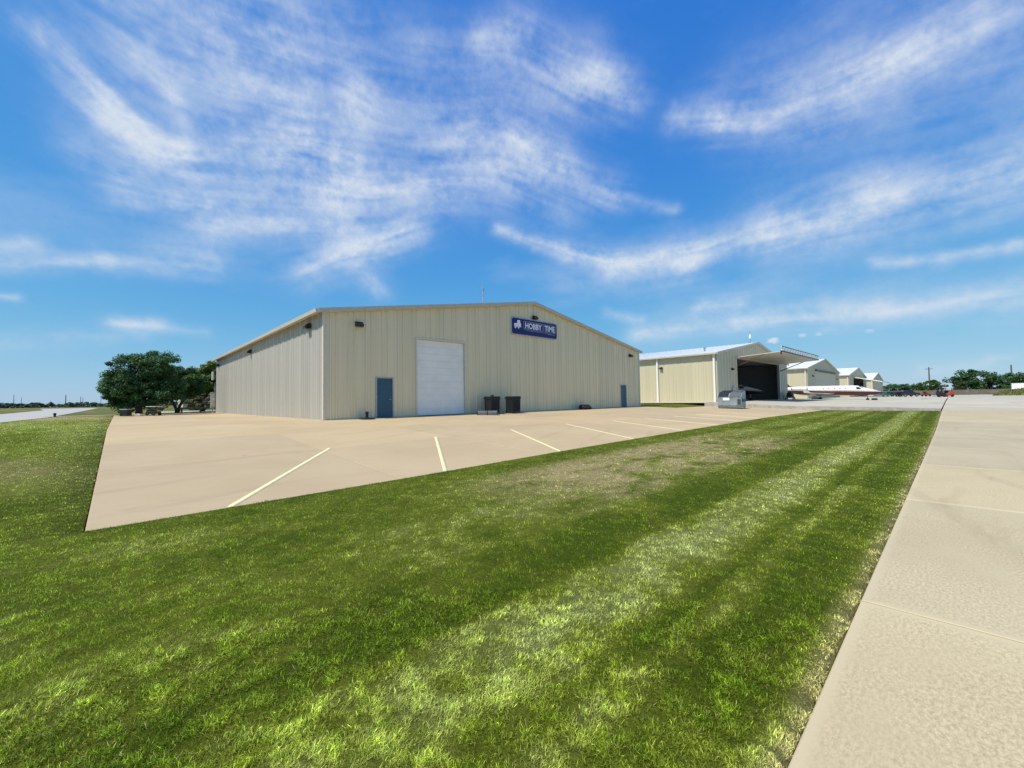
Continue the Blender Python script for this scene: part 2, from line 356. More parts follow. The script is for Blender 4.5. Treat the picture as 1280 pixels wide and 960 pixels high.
# ------------------------------------------------------------------ high cirrus: a thin shell of cloud far outside everything
def fbm3(x, y, seed=0, oct=6, gain=.58):
    t_ = 0; v = 0; a = 1.
    for i in range(oct):
        v = v + a*vnoise(x*2**i+17.3*i, y*2**i-9.1*i, seed+i*7); t_ += a; a *= gain
    return v/t_
def cirrus(az, el, flow):
    """cloud cover 0..1 for a grid of azimuths and elevations in degrees; fibres follow the streaks (line convolution)"""
    x = az*.9; y = el
    wx = x + 1.9*(fbm3(x*.16, y*.16, 301)-.5) + .6*(fbm3(x*.7, y*.7, 303, 4)-.5)
    wy = y + 1.5*(fbm3(x*.16, y*.16, 302)-.5) + .5*(fbm3(x*.7, y*.7, 304, 4)-.5)
    mask = np.zeros_like(x); c2 = np.full_like(x, .02); s2 = np.full_like(x, -.01)
    for i, (a1, e1, a2, e2, wd, de) in enumerate(STREAKS):
        D = np.array([(a2-a1)*.9, e2-e1]); L = math.hypot(*D); D = D/L
        rx = wx-a1*.9; ry = wy-e1
        q = np.clip(rx*D[0]+ry*D[1], 0, L)
        d = np.hypot(rx-D[0]*q, ry-D[1]*q)/(wd*1.25)
        w = 1.0*de*np.exp(-.75*d**1.6)
        mask = 1-(1-mask)*(1-np.minimum(w, .97))
        dw = np.hypot(rx-D[0]*q, ry-D[1]*q)/(wd*1.2+1.2); w2 = de*np.exp(-dw**1.5)
        th = math.atan2(D[1], D[0]); c2 = c2 + w2*math.cos(2*th); s2 = s2 + w2*math.sin(2*th)
    th = .5*np.arctan2(s2, c2) + .6*(fbm3(x*.22, y*.22, 341, 3)-.5)
    cl_ = .5*fbm3(x*.30, y*.38, 313, 7, .6) + .5*fbm3(x*1.1, y*1.1, 314, 6, .65)
    if flow:
        st = az[1, 0]-az[0, 0]                      # grid step, degrees
        nx, ny = az.shape; gi, gj = np.meshgrid(np.arange(nx, dtype=float), np.arange(ny, dtype=float), indexing='ij')
        r5 = np.random.default_rng(77)
        def blur(n_, k):
            for ax in (0, 1):
                n_ = sum(np.roll(n_, j, ax)*math.exp(-(j/k)**2) for j in range(-int(2*k)-1, int(2*k)+2))
            return (n_-n_.mean())/n_.std()
        src = .50*blur(r5.normal(size=az.shape), .9) + .60*blur(r5.normal(size=az.shape), 2.4) + .5*blur(r5.normal(size=az.shape), 8.)
        ct, sn_ = np.cos(th), np.sin(th)
        acc = src.copy(); tot = 1.
        LN = 22
        for sg in (1, -1):
            pi, pj = gi.copy(), gj.copy(); px, py = sg*ct, sg*sn_
            for k in range(LN):
                ii = np.clip(np.rint(pi), 0, nx-1).astype(int); jj = np.clip(np.rint(pj), 0, ny-1).astype(int)
                vx, vy = ct[ii, jj], sn_[ii, jj]; fl = np.where(vx*px+vy*py < 0, -1., 1.); px, py = vx*fl, vy*fl
                pi = pi+px/.9; pj = pj+py
                wk = 1-k/LN
                ii = np.clip(np.rint(pi), 0, nx-1).astype(int); jj = np.clip(np.rint(pj), 0, ny-1).astype(int)
                acc = acc + src[ii, jj]*wk
        acc = (acc-acc.mean())/acc.std()
        fib = .5+.095*acc
    else:
        fib = fbm3(x*.15, y*1.2, 311)
    tex = .60*fib + .40*cl_
    cov = 1.0*mask*np.interp(tex, [.30, .42, .54, .68], [.16, .50, .92, 1.32])
    veil = .17*sstep(.44, .74, fbm3(x*.05+.02*y, y*.12, 321))*(.55+.9*(tex-.2))*sstep(3, 12, el)
    cov = cov + veil*(1-cov)
    for (a1, e1, wx_, wy_, de) in PUFFS:
        d = np.hypot((az-a1)/wx_ + 1.1*(fbm3(az*2.6, el*2.6, 331)-.5), (el-e1)/wy_ + 1.4*(fbm3(az*2.6, el*2.6, 332)-.5))
        cov = np.maximum(cov, de*.9*sstep(1.15, .5, d))
    return np.clip(cov, 0, .92)
AZ = np.concatenate([np.arange(-252, -14, 2.), np.arange(-14, 107.9, .18), [108.]])
_el0 = np.concatenate([[-1.2, 0.], np.arange(.18, 47.9, .18), np.arange(48, 89, 2.), [89.9]])
az_, el_ = np.meshgrid(AZ, _el0, indexing='ij')
azw = np.where(az_ < -180, az_+360, az_)
cov = cirrus(azw, el_, False)
ia = np.where((AZ > -13.9) & (AZ < 107.9))[0]; ja = np.where((_el0 > -.1) & (_el0 < 47.95))[0]
sub = np.ix_(ia, ja); cv_in = cirrus(az_[sub], el_[sub], True)
bl = sstep(-13.5, -9, az_[sub])*(1-sstep(103, 107.5, az_[sub]))*(1-sstep(45, 47.8, el_[sub]))
cov[sub] = cov[sub]*(1-bl) + cv_in*bl; cov[-1, :] = cov[0, :]
cov = cov*(1-sstep(56, 86, el_)*.5)*sstep(-.2, 2., el_)
RS = 9500.
co = np.stack([RS*np.cos(R(1)*el_)*np.cos(R(1)*az_), RS*np.cos(R(1)*el_)*np.sin(R(1)*az_), RS*np.sin(R(1)*el_)], -1).reshape(-1, 3)
ix = np.arange(az_.size).reshape(az_.shape)
fc = np.stack([ix[:-1, :-1], ix[:-1, 1:], ix[1:, 1:], ix[1:, :-1]], -1).reshape(-1, 4)
mt, t, b = principled('cirrus'); mt.node_tree.nodes.remove(b)
av = t.n('ShaderNodeAttribute', attribute_name='cover').outputs['Fac']
pp = t.vm('NORMALIZE', t.n('ShaderNodeNewGeometry').outputs['Position'])
fnn = t.noise(pp, 85., 4, .62, .6)
cv = t.m('MULTIPLY', av, t.ramp(fnn, .25, .75, .84, 1.12, 'LINEAR'), clamp=True)
em = t.n('ShaderNodeEmission'); em.inputs[0].default_value = (.80, .885, 1., 1); em.inputs[1].default_value = .66
trn = t.n('ShaderNodeBsdfTransparent'); ms = t.n('ShaderNodeMixShader'); t.put(ms.inputs[0], cv); t.L.new(trn.outputs[0], ms.inputs[1]); t.L.new(em.outputs[0], ms.inputs[2])
t.L.new(ms.outputs[0], mt.node_tree.nodes['Material Output'].inputs[0])
mt.cycles.emission_sampling = 'NONE'
shell = np_mesh('sky', co, fc, mt, None, True); tag(shell, kind='structure')
at = shell.data.attributes.new('cover', 'FLOAT', 'POINT'); at.data.foreach_set('value', cov.astype(np.float32).ravel())

G_DEEP = np.array([.160, .232, .011]); G_MID = np.array([.325, .385, .038]); G_PALE = np.array([.63, .68, .25]); G_STRAW = np.array([.90, .72, .37])
def lawn_mix(u, v):
    """(paleness 0..1, dryness 0..1, lean sign) at plan position: mown bands, drought patches"""
    ww = v + .10*(fbm(u*.25, v*.3, 5)-.5) + .07*(fbm(u*2.5, v*2.5, 6)-.5)
    band = np.interp(ww, [.5, .64, .76, 1.0, 1.16, 1.22, 1.40, 1.46, 1.70, 1.95, 2.2, 2.42, 2.52, 2.8, 3.2, 3.42, 3.52, 3.66, 3.76, 4.1, 4.22, 4.8, 5.0, 5.6, 5.75, 6.5, 6.65, 7.2, 7.7],
                     [.5, .30, .12, .06, .08, .32, .28, .06, .46, .74, .60, .44, .12, .04, .10, .14, .34, .30, .10, .10, .36, .46, .22, .20, .42, .38, .20, .24, .22])  # sheen of the mown lean partly painted in as paler and darker bands
    # along the near lawn the bands fade
    near = .45+.55*sstep(.0, 3.0, u)
    soft = .10 + .34*fbm(u*.8, v*.8, 9)
    left = (u < -.3)
    fv = sstep(2.6, 4.0, v)*(1-sstep(4, 12, u))
    near = near*(1-.7*fv)
    band = band*near + soft*(1-near)
    lb = .25 + .6*(fbm((u+.06*v)*.55, v*.09, 21)-.4) + .2*sstep(12, 25, v)
    band = np.where(left & (v > 7), lb, band)
    patch = fbm(u*.33, v*.5, 31); fine = fbm(u*1.7, v*1.7, 41)
    dead = sstep(3.5, 7., u)*(1-sstep(13, 21, u))*sstep(3.2, 4.1, v)*(1-sstep(6.0, 7.0, v))
    fine2 = fbm(u*3.2, v*5.0, 43)
    dead = dead*sstep(.36, .62, .28*patch+.27*fine+.45*fine2+.03)*.88
    edge = (1-sstep(.57, .68, v + .10*(fine-.5)))*.45
    dl = np.where(left & (v > 7), sstep(.44, .70, fbm(u*.22+3, v*.11, 51))*.75*sstep(9, 16, v) + sstep(30, 70, v)*.45, 0)
    dry = np.clip(np.maximum(np.maximum(dead, edge), dl), 0, 1)
    mott = sstep(.42, .7, fbm(u*.9, v*.9, 61))
    f3 = fbm(u*5., v*5., 45, 3)
    pale = np.clip(band*(.70+.60*f3) + .18*(fine-.5) + .16*(mott-.5) + .34*(f3-.5), 0, 1)
    return pale, dry
def lawn_col(u, v):
    pale, dry = lawn_mix(u, v)
    c = np.where((pale < .3)[:, None], G_DEEP + (G_MID-G_DEEP)*(pale/.3)[:, None], G_MID + (G_PALE-G_MID)*((pale-.3)/.7)[:, None])
    return c*(1-dry[:, None]) + G_STRAW*dry[:, None]

# ------------------------------------------------------------------ ground sheet
def far_lines(core):
    core = list(core); s = 1.2; a, bq = core[0], core[-1]; lo, hi = [], []
    while s < 4200: lo.append(a-s); hi.append(bq+s); s *= 1.55
    lo.append(a-7000); hi.append(bq+7000)
    return np.array(sorted(set(np.round(lo+core+hi, 4))))
U = far_lines(np.concatenate([np.arange(-14, -.8, .4), [-.32, -.28], np.arange(.2, 12, .15), np.arange(12, 43.9, .3), [43.98, 44.02], np.arange(44.5, 56, 1.), np.arange(60, 230, 10.)]))
V = far_lines(np.concatenate([np.arange(-6, .3, 1.), [.52, .55, .57], np.arange(.64, 7.6, .09), [7.68, 7.72], np.arange(8, 17.2, .6), [17.35, 17.42, 17.48, 17.52], np.arange(18, 52, 1.), [52.15, 52.25], np.arange(54, 230, 8.)]))
uu, vv = np.meshgrid(U, V, indexing='ij'); zz = Hbase(uu, vv)
nu, nv = uu.shape
idx = np.arange(nu*nv).reshape(nu, nv)
F = np.stack([idx[:-1, :-1], idx[1:, :-1], idx[1:, 1:], idx[:-1, 1:]], -1).reshape(-1, 4)
ground = np_mesh('ground', np.stack([uu, vv, zz], -1).reshape(-1, 3), F, None, None, True)
tag(ground, kind='structure')
mt, t, b = principled('grass_ground')
cl = lawn_col(uu.ravel(), vv.ravel())
near_m = ((uu > -20) & (uu < 46) & (vv > -2) & (vv < 60)).ravel()
at = ground.data.color_attributes.new('turf', 'FLOAT_COLOR', 'POINT')
at.data.foreach_set('color', np.concatenate([cl*.40, near_m[:, None].astype(float)], 1).astype(np.float32).ravel())
pos = t.n('ShaderNodeNewGeometry').outputs['Position']
ca = t.n('ShaderNodeVertexColor', layer_name='turf')
farn = t.ramp(t.noise(t.vm('MULTIPLY', pos, (.9, .25, 1)), .06, 6, .65, .5), .3, .7)
farc = t.mix(farn, (.105, .125, .030, 1), (.235, .205, .085, 1))
strip = t.ramp(t.noise(t.vm('MULTIPLY', pos, (.35, .02, 1)), 1., 3, .6), .4, .62)
farc = t.mix(t.m('MULTIPLY', strip, .45), farc, (.085, .13, .025, 1))
c = t.mix(ca.outputs['Alpha'], farc, ca.outputs['Color'])
fn = t.noise(pos, 45., 5, .7); fn2 = t.noise(pos, 9., 5, .7)
c = t.mix(1., c, t.mix(t.ramp(t.m('ADD', t.m('MULTIPLY', fn, .6), t.m('MULTIPLY', fn2, .4)), .35, .65), (.62, .62, .58, 1), (1.22, 1.22, 1.2, 1)), 'MULTIPLY')
t.put(b.inputs['Base Color'], c); b.inputs['Roughness'].default_value = .95; b.inputs['Specular IOR Level'].default_value = .1
bump(t, b, t.m('ADD', fn, t.m('MULTIPLY', fn2, 2.)), .8, .05)
ground.data.materials.append(mt)

# grass blades: one object, density falling with distance, mown lean per band
mt, t, b = principled('grass_blade'); M_BLADE = mt
ca = t.n('ShaderNodeVertexColor', layer_name='blade')
t.put(b.inputs['Base Color'], ca.outputs['Color']); b.inputs['Roughness'].default_value = .48; b.inputs['Specular IOR Level'].default_value = .3
tr = t.n('ShaderNodeBsdfTranslucent'); t.put(tr.inputs[0], t.mix(1., ca.outputs['Color'], (1.15, 1.25, .65, 1), 'MULTIPLY'))
ms = t.n('ShaderNodeMixShader'); t.put(ms.inputs[0], .32); t.L.new(b.outputs[0], ms.inputs[1]); t.L.new(tr.outputs[0], ms.inputs[2])
t.L.new(ms.outputs[0], mt.node_tree.nodes['Material Output'].inputs[0])
def blades(name, u, v, z, dist, hscale=1., seed=3):
    rg = np.random.default_rng(seed); n = len(u)
    pale, dry = lawn_mix(u, v)
    col = lawn_col(u, v)
    clump = vnoise(u*13, v*13, 111)*.6 + vnoise(u*29, v*29, 112)*.4
    k = np.exp(rg.normal(0, .50, n) + 1.4*(clump-.48)); col = col*k[:, None]
    yel = rg.random(n) < (.025+.25*dry); col[yel] = G_STRAW*rg.uniform(.45, 1.0, yel.sum())[:, None]
    wd = .0024*np.clip(dist/2.0, 1, 14)**.78*rg.uniform(.7, 1.3, n)
    ht = (.018 + .020*clump + .006*fbm(u*2.2, v*2.2, 71))*rg.uniform(.65, 1.2, n)*(1-.4*dry)*hscale
    a = rg.uniform(0, 2*math.pi, n); side = np.stack([np.cos(a), np.sin(a), 0*a], 1)
    lean = np.stack([np.where(pale > .36, .55, -.35)+rg.normal(0, .55, n), rg.normal(0, .6, n), np.ones(n)], 1)
    lean /= np.linalg.norm(lean, axis=1)[:, None]
    droop = lean + np.stack([rg.normal(0, .5, n), rg.normal(0, .5, n), -rg.uniform(.0, .7, n)], 1)
    droop /= np.linalg.norm(droop, axis=1)[:, None]
    base = np.stack([u, v, z], 1)
    m1 = base + lean*(ht*.6)[:, None]; tip = m1 + droop*(ht*.55)[:, None]
    s = side*(wd/2)[:, None]
    nr = dist < 3.6; nn = int(nr.sum()); nf = n-nn; fr = ~nr
    co = np.stack([base-s, base+s, m1+s*.85, m1-s*.85, tip], 1)[nr].reshape(-1, 3)
    i = np.arange(nn)[:, None]*5
    tri = np.concatenate([i+[0, 1, 2], i+[0, 2, 3], i+[3, 2, 4]], 1).reshape(-1, 3)
    cof = np.stack([base-s, base+s, m1+(tip-m1)*.7], 1)[fr].reshape(-1, 3)
    tri = np.concatenate([tri, np.arange(nf*3).reshape(nf, 3)+nn*5])
    o = np_mesh(name, np.concatenate([co, cof]), tri, M_BLADE)
    sh1 = np.array([.40, .40, .95, .95, 1.35]); sh2 = np.array([.55, .55, 1.3])  # root shade and tip highlight painted into the blade colour
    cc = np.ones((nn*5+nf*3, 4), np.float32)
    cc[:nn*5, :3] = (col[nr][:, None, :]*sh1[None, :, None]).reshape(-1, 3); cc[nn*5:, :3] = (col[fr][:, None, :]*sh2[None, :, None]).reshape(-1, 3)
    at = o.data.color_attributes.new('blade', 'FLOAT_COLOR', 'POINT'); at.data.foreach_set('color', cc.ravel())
    return tag(o, kind='stuff')
NB = 1800000
dpt = np.exp(rng.uniform(math.log(.55), math.log(46), NB)); lat = rng.uniform(-1.36, 1.36, NB)*dpt
fx, fy = fw.x/math.hypot(fw.x, fw.y), fw.y/math.hypot(fw.x, fw.y)
bu = dpt*fx + lat*fy; bv = dpt*fy - lat*fx
_n2 = 260000; _r = np.exp(rng.uniform(math.log(.8), math.log(32), _n2)); _t = rng.uniform(R(97), R(205), _n2)   # lawn carried on beyond the frame
bu = np.concatenate([bu, _r*np.cos(_t)]); bv = np.concatenate([bv, _r*np.sin(_t)])
ed = .56 + .08*(fbm(bu*4, bu*0+.5, 81)-.5); ed2 = 7.69 + .13*(fbm(bu*4., bu*0+.5, 82)-.38); ed3 = -.31 + .11*(fbm(bv*4., bv*0+.5, 83)-.5)
onl = ((bu > -.3) & (bu < 42.95 + .9*np.clip((bv-6)/1.6, 0, 1) + .25*fbm(bv*2, bv*0, 84)) & (bv > ed) & (bv < ed2)) | ((bu <= ed3) & (bv > ed) & (bv < 48)) | ((bu > 37.6) & (bu < 49.9) & (bv > 17.6) & (bv < 34))
_cl = vnoise(bu*13, bv*13, 111)*.6 + vnoise(bu*29, bv*29, 112)*.4
onl &= rng.random(len(bu)) < np.clip((_cl-.22)*3.2, .12, 1)      # tufts and gaps
bu, bv, bd = bu[onl], bv[onl], np.hypot(bu[onl], bv[onl])
bz = np.where((bv > 7.7) & (bv < 8) & (bu > -.3), zslab(bu, bv), H(bu, bv)-.004)
bz = np.where((bu > -.3) & (bu < 0) & (bv > 7.7), zslab(bu, bv), bz)
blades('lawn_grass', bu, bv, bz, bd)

# ------------------------------------------------------------------ paved sheets made of cast panels
def panel_grid(parent, us, vs, zf, mtl, thick=.14, gap=.009, ch=.006, name='concrete_panel', skip=None):
    for i in range(len(us)-1):
        for j in range(len(vs)-1):
            if skip and skip(us[i], vs[j]): continue
            a, b_, c, d = us[i]+gap, us[i+1]-gap, vs[j]+gap, vs[j+1]-gap
            nx = 3
            xs = np.linspace(a, b_, nx)
            top = [(x, y) for x in [a+ch, *(xs[1:-1]), b_-ch] for y in (c+ch, (c+d)/2, d-ch)]
            V_ = [(x, y, float(zf(x, y))) for x, y in top]
            edge = [0, 1, 2, 5, 8, 7, 6, 3]
            rim = []
            for e in edge:
                x, y = top[e]; x = a if x == a+ch else (b_ if x == b_-ch else x); y = c if y == c+ch else (d if y == d-ch else y)
                rim.append((x, y, float(zf(x, y))-ch*.8))
            bm = bmesh.new(); tv = [bm.verts.new(p) for p in V_]; rv = [bm.verts.new(p) for p in rim]; bv_ = [bm.verts.new((p[0], p[1], p[2]-thick)) for p in rim]
            for p in range(2):
                for q in range(2):
                    k = p*3+q; bm.faces.new((tv[k], tv[k+3], tv[k+4], tv[k+1]))
            for k in range(8):
                k2 = (k+1) % 8
                bm.faces.new((tv[edge[k]], tv[edge[k2]], rv[k2], rv[k])); bm.faces.new((rv[k], rv[k2], bv_[k2], bv_[k]))
            bmesh.ops.recalc_face_normals(bm, faces=bm.faces)
            me = bpy.data.meshes.new(name); bm.to_mesh(me); bm.free(); me.materials.append(mtl)
            link(bpy.data.objects.new(name, me), parent)
def sheet(name, us, vs, zf, m, dz, parent=None):
    uu, vv = np.meshgrid(us, vs, indexing='ij'); zz = zf(uu, vv)+dz
    nu, nv = uu.shape; ix = np.arange(nu*nv).reshape(nu, nv)
    F = np.stack([ix[:-1, :-1], ix[1:, :-1], ix[1:, 1:], ix[:-1, 1:]], -1).reshape(-1, 4)
    return np_mesh(name, np.stack([uu, vv, zz], -1).reshape(-1, 3), F, m, parent, True)

# right-hand pavement
zpv = lambda u, v: zp(u)
PU = [4.22+4.5*k for k in range(-3, 9)] + [44.0]
PU2 = [44.0] + [48.5+4.5*k for k in range(0, 12)]
PV = [.56-4.5*k for k in range(5)][::-1]
pave = sheet('pavement', np.array([-60., -9.3, 0, 25, 44, 70, 98]), np.array([-60, -17.4, .55]), zpv, M_SOIL, -.045); tag(pave, kind='structure')
panel_grid(pave, PU, PV, zpv, M_PAVE, gap=.010, ch=.007)
panel_grid(pave, PU2, [p for p in PV], zpv, M_APRON)
# brown parking lot
LU = list(np.linspace(-.3, 44, 11)); LV = [7.7, 12.15, 16.6, 21.0]
lot = sheet('parking_lot', np.array(list(np.linspace(-.25, 37.3, 10))), np.array([7.75, 12, 17.4, 20.9, 36, 52.1]), zslab, M_SOIL, -.035); tag(lot, kind='structure')
panel_grid(lot, LU, LV[:3], zslab, M_LOT)
panel_grid(lot, [u for u in LU if u < 36], LV[2:], zslab, M_LOT)
panel_grid(lot, [LU[8], 37.3], LV[2:], zslab, M_LOT)
panel_grid(lot, [37.3, LU[9], LU[10]], [16.6, 17.5], zslab, M_LOT)
panel_grid(lot, [-.3, 3.4, 7.18], [21.0+4.45*k for k in range(8)], zslab, M_LOT)
LINES = [((1.27,7.72),(4.46,12.38)),((5.25,7.72),(8.15,12.56)),((9.17,7.72),(11.81,12.56)),((13.15,7.72),(15.56,12.71)),((17.13,7.72),(18.95,12.32)),((20.83,7.72),(22.03,12.21)),((24.11,7.72),(25.16,11.99)),((27.2,7.72),(28.3,11.9)),((31.0,7.72),(32.0,11.9))]
for (a, b_) in LINES:
    A = np.array(a); B = np.array(b_); d = (B-A)/np.linalg.norm(B-A); n = np.array([-d[1], d[0]])*.052
    co = []; fc = []
    K = 7
    for k in range(K):
        p = A+(B-A)*k/(K-1)
        for s in (1, -1):
            q = p+n*s; co.append((q[0], q[1], float(zslab(q[0], q[1]))+.004)); co.append((q[0], q[1], float(zslab(q[0], q[1]))-.004))
    for k in range(K-1):
        o = 4*k; fc += [(o, o+4, o+6, o+2), (o, o+1, o+5, o+4), (o+2, o+6, o+7, o+3)]
    np_mesh('parking_line', co, fc, M_PAINTY, lot)
# apron in front of the row of hangars, with its raised face
apron = sheet('apron', np.array([44.1, 50, 60, 80, 98, 130, 180, 260, 330]), np.array([.6, 4, 9.3, 11.85, 17.2, 18.4, 30, 60]), zapron, M_APRON, -.012); tag(apron, kind='structure')
panel_grid(apron, [44.12+6*k for k in range(10)], [.62, 6.2, 11.8, 17.3], zapron, M_APRON, thick=.1)
bm = MB()
vk = np.array([.62, 4, 9.3, 11.85, 17.3])
for k in range(4):
    for (x0, x1) in ((43.8, 44.1),):
        a0, a1 = float(zapron(44.1, vk[k]))+.006, float(zapron(44.1, vk[k+1]))+.006
        bm.hull([(x, y, z) for x in (x0, x1) for (y, zt) in ((vk[k], a0), (vk[k+1], a1)) for z in (zt, zt-.75)])
bm.build('kerb', M_CONC, apron)
bm = MB(); bm.hull([(x, y, z) for x in (43.78, 50) for (y) in (17.3, 17.55) for z in (.3, 1.0)]); bm.build('kerb', M_CONC, apron)
farap = sheet('far_apron', np.array([98, 130, 175, 260.]), np.array([-70., -30, -10, .5, 4]), lambda u, v: zp(u)*1.0+0*v, M_APRON, 0.); tag(farap, kind='structure')
# brown drain strip between lawn and kerb
strip_o = sheet('gravel_strip', np.array([42.9, 43.4, 43.82]), np.array([.6, 2, 4, 7.6]), lambda u, v: zlawn(u, v)+.02, M_YELLOW, 0.); tag(strip_o, kind='structure')
# taxiway on the left, thin path beside it, driveway beyond the trees
def ribbon(name, pts, m, dz):
    A, B = zip(*pts)
    co = []
    for p, q in pts: co += [(p[0], p[1], float(H(p[0], p[1]))+dz), (q[0], q[1], float(H(q[0], q[1]))+dz)]
    return tag(np_mesh(name, co, [(2*k, 2*k+1, 2*k+3, 2*k+2) for k in range(len(pts)-1)], m), kind='structure')
ribbon('taxiway', [((-12.4, -60), (-5.6, -60)), ((-11.9, 30), (-5.0, 36)), ((-10.4, 62), (-4.1, 50)), ((-14, 160), (-5.1, 138)), ((-30, 330), (-8, 320))][1:], M_TAXI, .03)
ribbon('footpath', [((-4.6, 52.4), (-4.6, 53.6)), ((-.2, 52.4), (-.2, 53.6))], M_TAXI, .045)
ribbon('driveway', [((2.4, 58.5), (2.4, 72)), ((30, 58.5), (30, 72))], M_TAXI, .05)

# ------------------------------------------------------------------ ribbed metal walls
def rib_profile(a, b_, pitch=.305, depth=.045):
    """(s, depth, tone) breakpoints between a and b_: ribs at every pitch, rib shading painted as darker roots and paler tops"""
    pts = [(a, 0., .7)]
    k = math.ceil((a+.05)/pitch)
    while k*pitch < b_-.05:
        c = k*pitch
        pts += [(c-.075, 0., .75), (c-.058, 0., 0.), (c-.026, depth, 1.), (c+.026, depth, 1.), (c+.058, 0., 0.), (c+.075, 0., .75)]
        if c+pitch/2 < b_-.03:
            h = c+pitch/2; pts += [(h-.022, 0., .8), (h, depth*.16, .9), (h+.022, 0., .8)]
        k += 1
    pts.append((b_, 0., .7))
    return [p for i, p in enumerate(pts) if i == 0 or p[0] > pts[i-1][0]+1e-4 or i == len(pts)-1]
def wall(parent, org, du, nrm, length, z0, ztop, m, openings=(), width=.915, joined=False, pitch=.305, name='wall_panel'):
    """sheets of ribbed siding along du from org; nrm points outward; ztop(s) is the top; openings (s0, s1, ztop)"""
    org, du, nrm = Vector(org), Vector(du), Vector(nrm)
    cuts = sorted(set([round(k*width, 3) for k in range(int(length/width)+1)] + [length] + [q for o_ in openings for q in o_[:2]]))
    cuts = [c for i, c in enumerate(cuts) if i == 0 or c-cuts[i-1] > .02]
    if cuts[-1] != length: cuts[-1] = length
    co, fc, cache, ra = [], [], {}, []
    for s0, s1 in zip(cuts, cuts[1:]):
        mid = (s0+s1)/2; zb = z0
        for a, b_, zt in openings:
            if a-.01 < mid < b_+.01: zb = zt
        if zb >= min(ztop(s0), ztop(s1)): continue
        pr = rib_profile(s0, s1, pitch)
        full = abs(s1-s0-width) < .004 and abs(ztop(s0)-ztop(s1)) < 1e-6 and zb == z0
        lap = .004 if int(round(s0/width)) % 2 else 0.
        V_, F_, A_ = [], [], []
        base = org + du*s0 if not joined else Vector((0, 0, 0))
        for s, d, rib_tone in pr:
            p = org + du*s + nrm*(d+lap)
            for z in (zb, ztop(s)): V_.append((p.x-base.x, p.y-base.y, z)); A_.append(rib_tone)
        n = len(pr)
        flip = du.cross(Vector((0, 0, 1))).dot(nrm) < 0
        for k in range(n-1):
            q = (2*k, 2*k+2, 2*k+3, 2*k+1); F_.append(q[::-1] if flip else q)
        if joined:
            o_ = len(co); co += V_; ra += A_; fc += [tuple(i+o_ for i in q) for q in F_]
        else:
            key = (round(s0/pitch) * pitch - s0 < .01, lap) if full else None
            if full and key in cache:
                o = bpy.data.objects.new(name, cache[key]); link(o, parent)
            else:
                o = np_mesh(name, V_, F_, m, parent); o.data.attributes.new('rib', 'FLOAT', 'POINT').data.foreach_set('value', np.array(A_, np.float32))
                if full: cache[key] = o.data
            o.location = (base.x, base.y, 0)
    if joined:
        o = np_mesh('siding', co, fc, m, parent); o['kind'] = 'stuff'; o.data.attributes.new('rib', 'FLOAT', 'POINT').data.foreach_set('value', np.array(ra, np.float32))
def roof(parent, x0, x1, y0, y1, ze, zr, over=.28, m=M_ROOF, seams=True):
    """two roof slopes with a ridge along y"""
    xm = (x0+x1)/2; sl = (zr-ze)/(xm-x0)
    for s in (1, -1):
        xe = (x0-over) if s == 1 else (x1+over); zq = ze - sl*over
        bm = MB()
        bm.hull([(xe, y0-over*.6, zq), (xe, y1+over*.6, zq), (xm, y0-over*.6, zr), (xm, y1+over*.6, zr),
                 (xe, y0-over*.6, zq+.09), (xe, y1+over*.6, zq+.09), (xm, y0-over*.6, zr+.09), (xm, y1+over*.6, zr+.09)])
        if seams:
            y = y0
            while y < y1:
                bm.hull([(xe, y, zq+.088), (xe, y+.05, zq+.088), (xm, y, zr+.088), (xm, y+.05, zr+.088), (xe, y, zq+.13), (xe, y+.05, zq+.13), (xm, y, zr+.13), (xm, y+.05, zr+.13)])
                y += .61
        bm.build('roof_slope', m, parent)

# ------------------------------------------------------------------ main building
X0, X1, Y0, Y1, ZF, ZE, ZR = 7.25, 37.0, 21.0, 51.6, .72, 6.08, 8.62
main = thing('hangar', 'nearest large beige ribbed metal building with white overhead door and a blue sign', 'building', (X0, Y0, ZF))
main.location = (0, 0, 0)
def ztopm(s):
    hw = (X1-X0)/2; return ZE + (ZR-ZE)*(1-abs(s-hw)/hw)
D1 = (9.95-X0, 10.85-X0, 2.86); DB = (12.38-X0, 15.78-X0, 5.18); D2 = (33.62-X0, 34.52-X0, 2.78)
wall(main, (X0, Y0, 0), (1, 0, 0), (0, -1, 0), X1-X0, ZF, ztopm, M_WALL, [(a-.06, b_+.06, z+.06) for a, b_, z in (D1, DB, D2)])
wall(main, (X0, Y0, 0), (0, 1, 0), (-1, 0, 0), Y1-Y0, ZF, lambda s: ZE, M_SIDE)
MB().box((X1-.02, Y0+.02, ZF), (X1, Y1, ZE)).build('side_wall', M_TRIM, main)
bm = MB(); bm.prism([(X0, ZF), (X1, ZF), (X1, ZE), ((X0+X1)/2, ZR), (X0, ZE)], 1, Y1-.02, Y1); bm.build('end_wall', M_TRIM, main)
roof(main, X0, X1, Y0, Y1, ZE+.02, ZR+.02, .30)
MB().box((X0+.02, Y0+.24, .5), (X1-.04, Y0+.30, 5.9)).build('inner_liner', M_INSIDE, main)
MB().box((X0-.06, Y0-.06, .66), (X1+.06, Y1+.05, ZF+.015)).build('floor', M_CONC, main)
